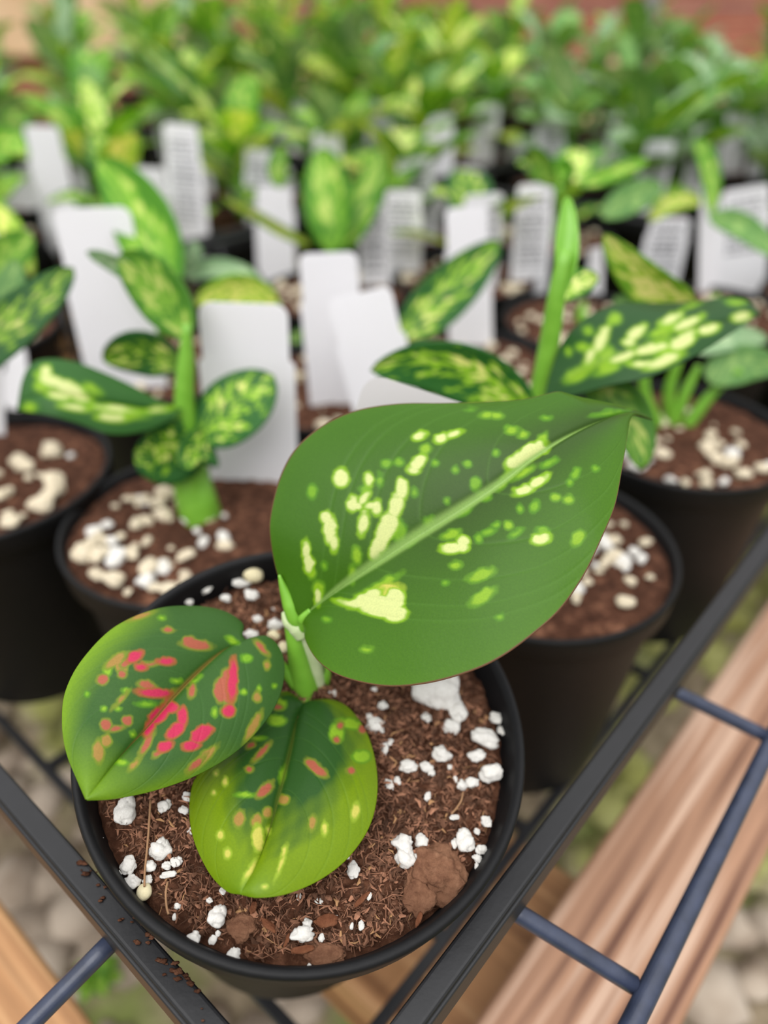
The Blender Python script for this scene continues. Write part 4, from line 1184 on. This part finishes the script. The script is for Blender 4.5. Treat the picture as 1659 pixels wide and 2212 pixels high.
FIX = [(-7.2, 22.1), (5.6, 20.6), (-16.4, 24.9), (13.6, 28.9), (-1.7, 10.4)]
rng = random.Random(77)
def mix_for(x, y):
    d = math.hypot(x, y)
    if d < 70:
        return ('spot', 'spot2', 'bright', 'spot', 'yel', 'bright')
    if x > 0.18 * y and d > 75:
        return ('blue', 'plain', 'blue', 'plain', 'bright')
    return ('plain', 'bright', 'bright', 'plain', 'spot2', 'blue', 'yel')
def generic_plant(x, y, zr, label, group, hs=1.0, nl=6, mix=None, near=False):
    root, so = make_pot('potted_plant', label, 'potted plant', x, y, zr, None, group, False)
    if y < 62:
        o = link('perlite', rng.choice(PSTUFF), so, (0, 0, 0), (0, 0, rng.uniform(0, 6)))
        o['kind'] = 'stuff'
    st = link('stem', ME_STEM, root, (0, 0, POT_H - 0.9), (rng.uniform(-.12, .12), rng.uniform(-.12, .12), rng.uniform(0, 6)), (1, 1, hs))
    a0 = rng.uniform(0, 6.28)
    mix = mix or mix_for(x, y)
    for k in range(nl):
        h = POT_H - 0.9 + hs * (1.6 + 5.8 * (k + 0.6) / nl)
        a = a0 + k * 2.4 + rng.uniform(-.3, .3)
        pit = rng.uniform(0.15, 0.6) + 0.55 * (k / nl)
        sc_ = rng.uniform(0.75, 1.05) * (1.25 if y > 62 else 1) * (0.85 + 0.25 * math.sin(math.pi * k / nl))
        me = rng.choice(LEAFS[rng.choice(mix)])
        link('leaf', me, root, (0.25 * math.cos(a), 0.25 * math.sin(a), h), (rng.uniform(-.4, .4), -pit, a), sc_)
    return root
def free(x, y, lst, r):
    return all(math.hypot(x - a, y - b) > r for a, b in lst)

def custom_behind(label, x, y, leaves, stem=None, extra=0, mix=('spot',), zr=Z2):
    root = generic_plant(x, y, zr, label, None, 0.25, extra, mix)
    for lf in leaves:
        bez_leaf(root, *lf[:7], *(lf[7:8] or (0.3,)), prof=0.55)
    if stem: stem_obj(root, 'petiole', *stem)
    FIX.append((x, y))
    return root
custom_behind('plant with a broad upright yellow-green spotted leaf, behind the left stem', -11.8, 36.5,
              [((345, 655, 33), (350, 500, 33), (212, 345, 34.5), 1.3, 1.55, M_BRIGHT, 0.15), ((420, 520, 36), (430, 560, 36), (390, 590, 36), 0.4, 0.5, M_BLUE), ((400, 600, 37), (470, 560, 37), (560, 600, 37), 0.5, 0.6, M_BLUE, 0.5)],
              ([(345, 880, 38), (350, 760, 36), (346, 655, 33)], [0.3, 0.28, 0.2], M_STEM))
custom_behind('plant with yellow variegated leaf arching over the wide blank tag', -3.0, 33.8,
              [((600, 655, 34), (520, 590, 33.4), (422, 655, 33), 0.9, 0.7, M_YEL), ((620, 735, 35), (680, 715, 35), (728, 745, 35), 0.5, 0.5, M_SPOT)],
              ([(560, 870, 39), (590, 740, 36), (600, 655, 34)], [0.25, 0.22, 0.15], M_STEM))
custom_behind('plant with a dark pointed leaf slanting up across the blank tag, right of centre', 4.3, 36.2,
              [((868, 735, 33.5), (930, 640, 33.5), (1078, 520, 34.5), 0.95, 1.5, M_SPOT, 0.2)],
              ([(960, 880, 38), (880, 800, 35), (855, 735, 33.5)], [0.25, 0.22, 0.15], M_STEM))
custom_behind('plant with a tuft of broad lime-green leaves, top centre', -3.4, 47.5,
              [((715, 545, 45), (730, 430, 44), (690, 320, 45), 1.7, 1.4, M_BRIGHT, 0.2), ((725, 545, 45), (800, 440, 45), (815, 325, 46), 1.0, 1.1, M_BRIGHT, 0.2), ((610, 405, 46), (590, 360, 46), (612, 315, 46), 0.7, 0.7, M_BRIGHT), ((672, 532, 44), (590, 480, 44), (480, 425, 45), 0.5, 0.5, M_YEL, 0.8)],
              ([(700, 660, 50), (710, 600, 47), (715, 545, 45)], [0.35, 0.3, 0.25], M_STEM))
custom_behind('plant with star-shaped bright green leaves above the tall stem at right', 12.2, 42.5,
              [((1200, 400, 40), (1150, 330, 40), (1140, 350, 41), 0.8, 0.8, M_BRIGHT), ((1205, 400, 40), (1210, 330, 40), (1215, 425, 41), 0.8, 0.9, M_BRIGHT), ((1250, 400, 40), (1330, 370, 40), (1400, 345, 41), 0.5, 0.6, M_BRIGHT), ((1300, 470, 40), (1370, 420, 40), (1430, 400, 41), 0.9, 0.9, M_PLAIN)],
              ([(1230, 640, 44), (1220, 500, 42), (1205, 400, 40)], [0.3, 0.28, 0.2], M_STEM))
custom_behind('plant with a pale yellow-green leaf behind the printed tags at right', 20.5, 44.0,
              [((1405, 480, 42), (1450, 415, 42), (1515, 440, 42), 0.7, 0.6, M_YEL), ((1530, 470, 41), (1610, 470, 40), (1680, 560, 39), 0.7, 0.7, M_PLAIN), ((1500, 300, 44), (1540, 350, 43), (1535, 470, 42), 0.7, 0.5, M_BRIGHT)], None)
custom_behind('plant with rounded bright leaf at the upper left edge', -24.5, 41.0,
              [((-20, 350, 38), (10, 285, 38), (55, 330, 38), 0.9, 0.9, M_BRIGHT), ((-40, 600, 34), (20, 560, 34), (62, 500, 35), 0.9, 0.9, M_BRIGHT, 0.3), ((-60, 420, 36), (20, 470, 36), (70, 600, 36), 0.7, 0.7, M_YEL, 0.3)], None)

# rows of the bench
count = 0
cands = []
for iu, iv in trays:
    for row in range(4):
        for j in range(5 if row % 2 == 0 else 4):
            uu = (5.6 + 11.9 * j) if row % 2 == 0 else (11.4 + 11.9 * j)
            vv = 5.6 + 10.6 * row
            p = CORNER + U_ * (uu + iu * (TU + 2)) + V_ * (vv + iv * (TV + 2))
            cands.append((p.x + rng.uniform(-.3, .3), p.y + rng.uniform(-.3, .3)))
cands.sort(key=lambda q: q[1])
for x, y in cands:
    if y < 24 or not free(x, y, FIX, 8.9): continue
    if abs(x) > 0.62 * y + 12: continue
    if y > 165 - 0.35 * (x + 40): continue
    if y < 34 and x < -20: continue
    mid = y < 62
    if mid:
        lab, grp = 'blurred spotted plant in a black pot in the middle rows', 'plants in the middle rows'
    else:
        lab, grp = 'blurred leafy green plant in the crowded far rows', 'plants in the far rows'
    hs = 0.7 if mid else min(1.95 if x < 0 else 1.5, 0.85 + (y - 60) / 80)
    r_ = generic_plant(x, y, Z2 + rng.uniform(-.2, .2), lab, grp, hs * rng.uniform(0.85, 1.15), 5 if mid else 14)
    count += 1
    if (mid and rng.random() < 0.5) or (not mid and y < 105):
        a = rng.uniform(-0.5, 0.5)
        q = thing('plant_tag', 'white plant tag' + (' standing among the blurred middle-row pots' if mid else ' poking up among the crowded far plants'), 'plant tag',
                  (x + rng.uniform(-2, 2), y - rng.uniform(1.5, 3), Z2 - 1), (rng.uniform(-.15, .1), rng.uniform(-.15, .15), a), 'tags in the middle rows' if mid else 'tags in the far rows')
        link('tag_blade', ME_TAG, q)
        if rng.random() < 0.5: link('printed_text', ME_INK, q)
print('generic plants', count)

# a weed on the ground in the lower left
wd_ = thing('weed', 'small bright green weed on the gravel, lower left corner', 'weed', at_z(215, 2120, ZG + 1))
for k in range(7):
    link('leaf', LEAFS['bright'][1], wd_, (0, 0, 0.2 + 0.1 * k), (0, -0.5, k * 0.9), 0.32)
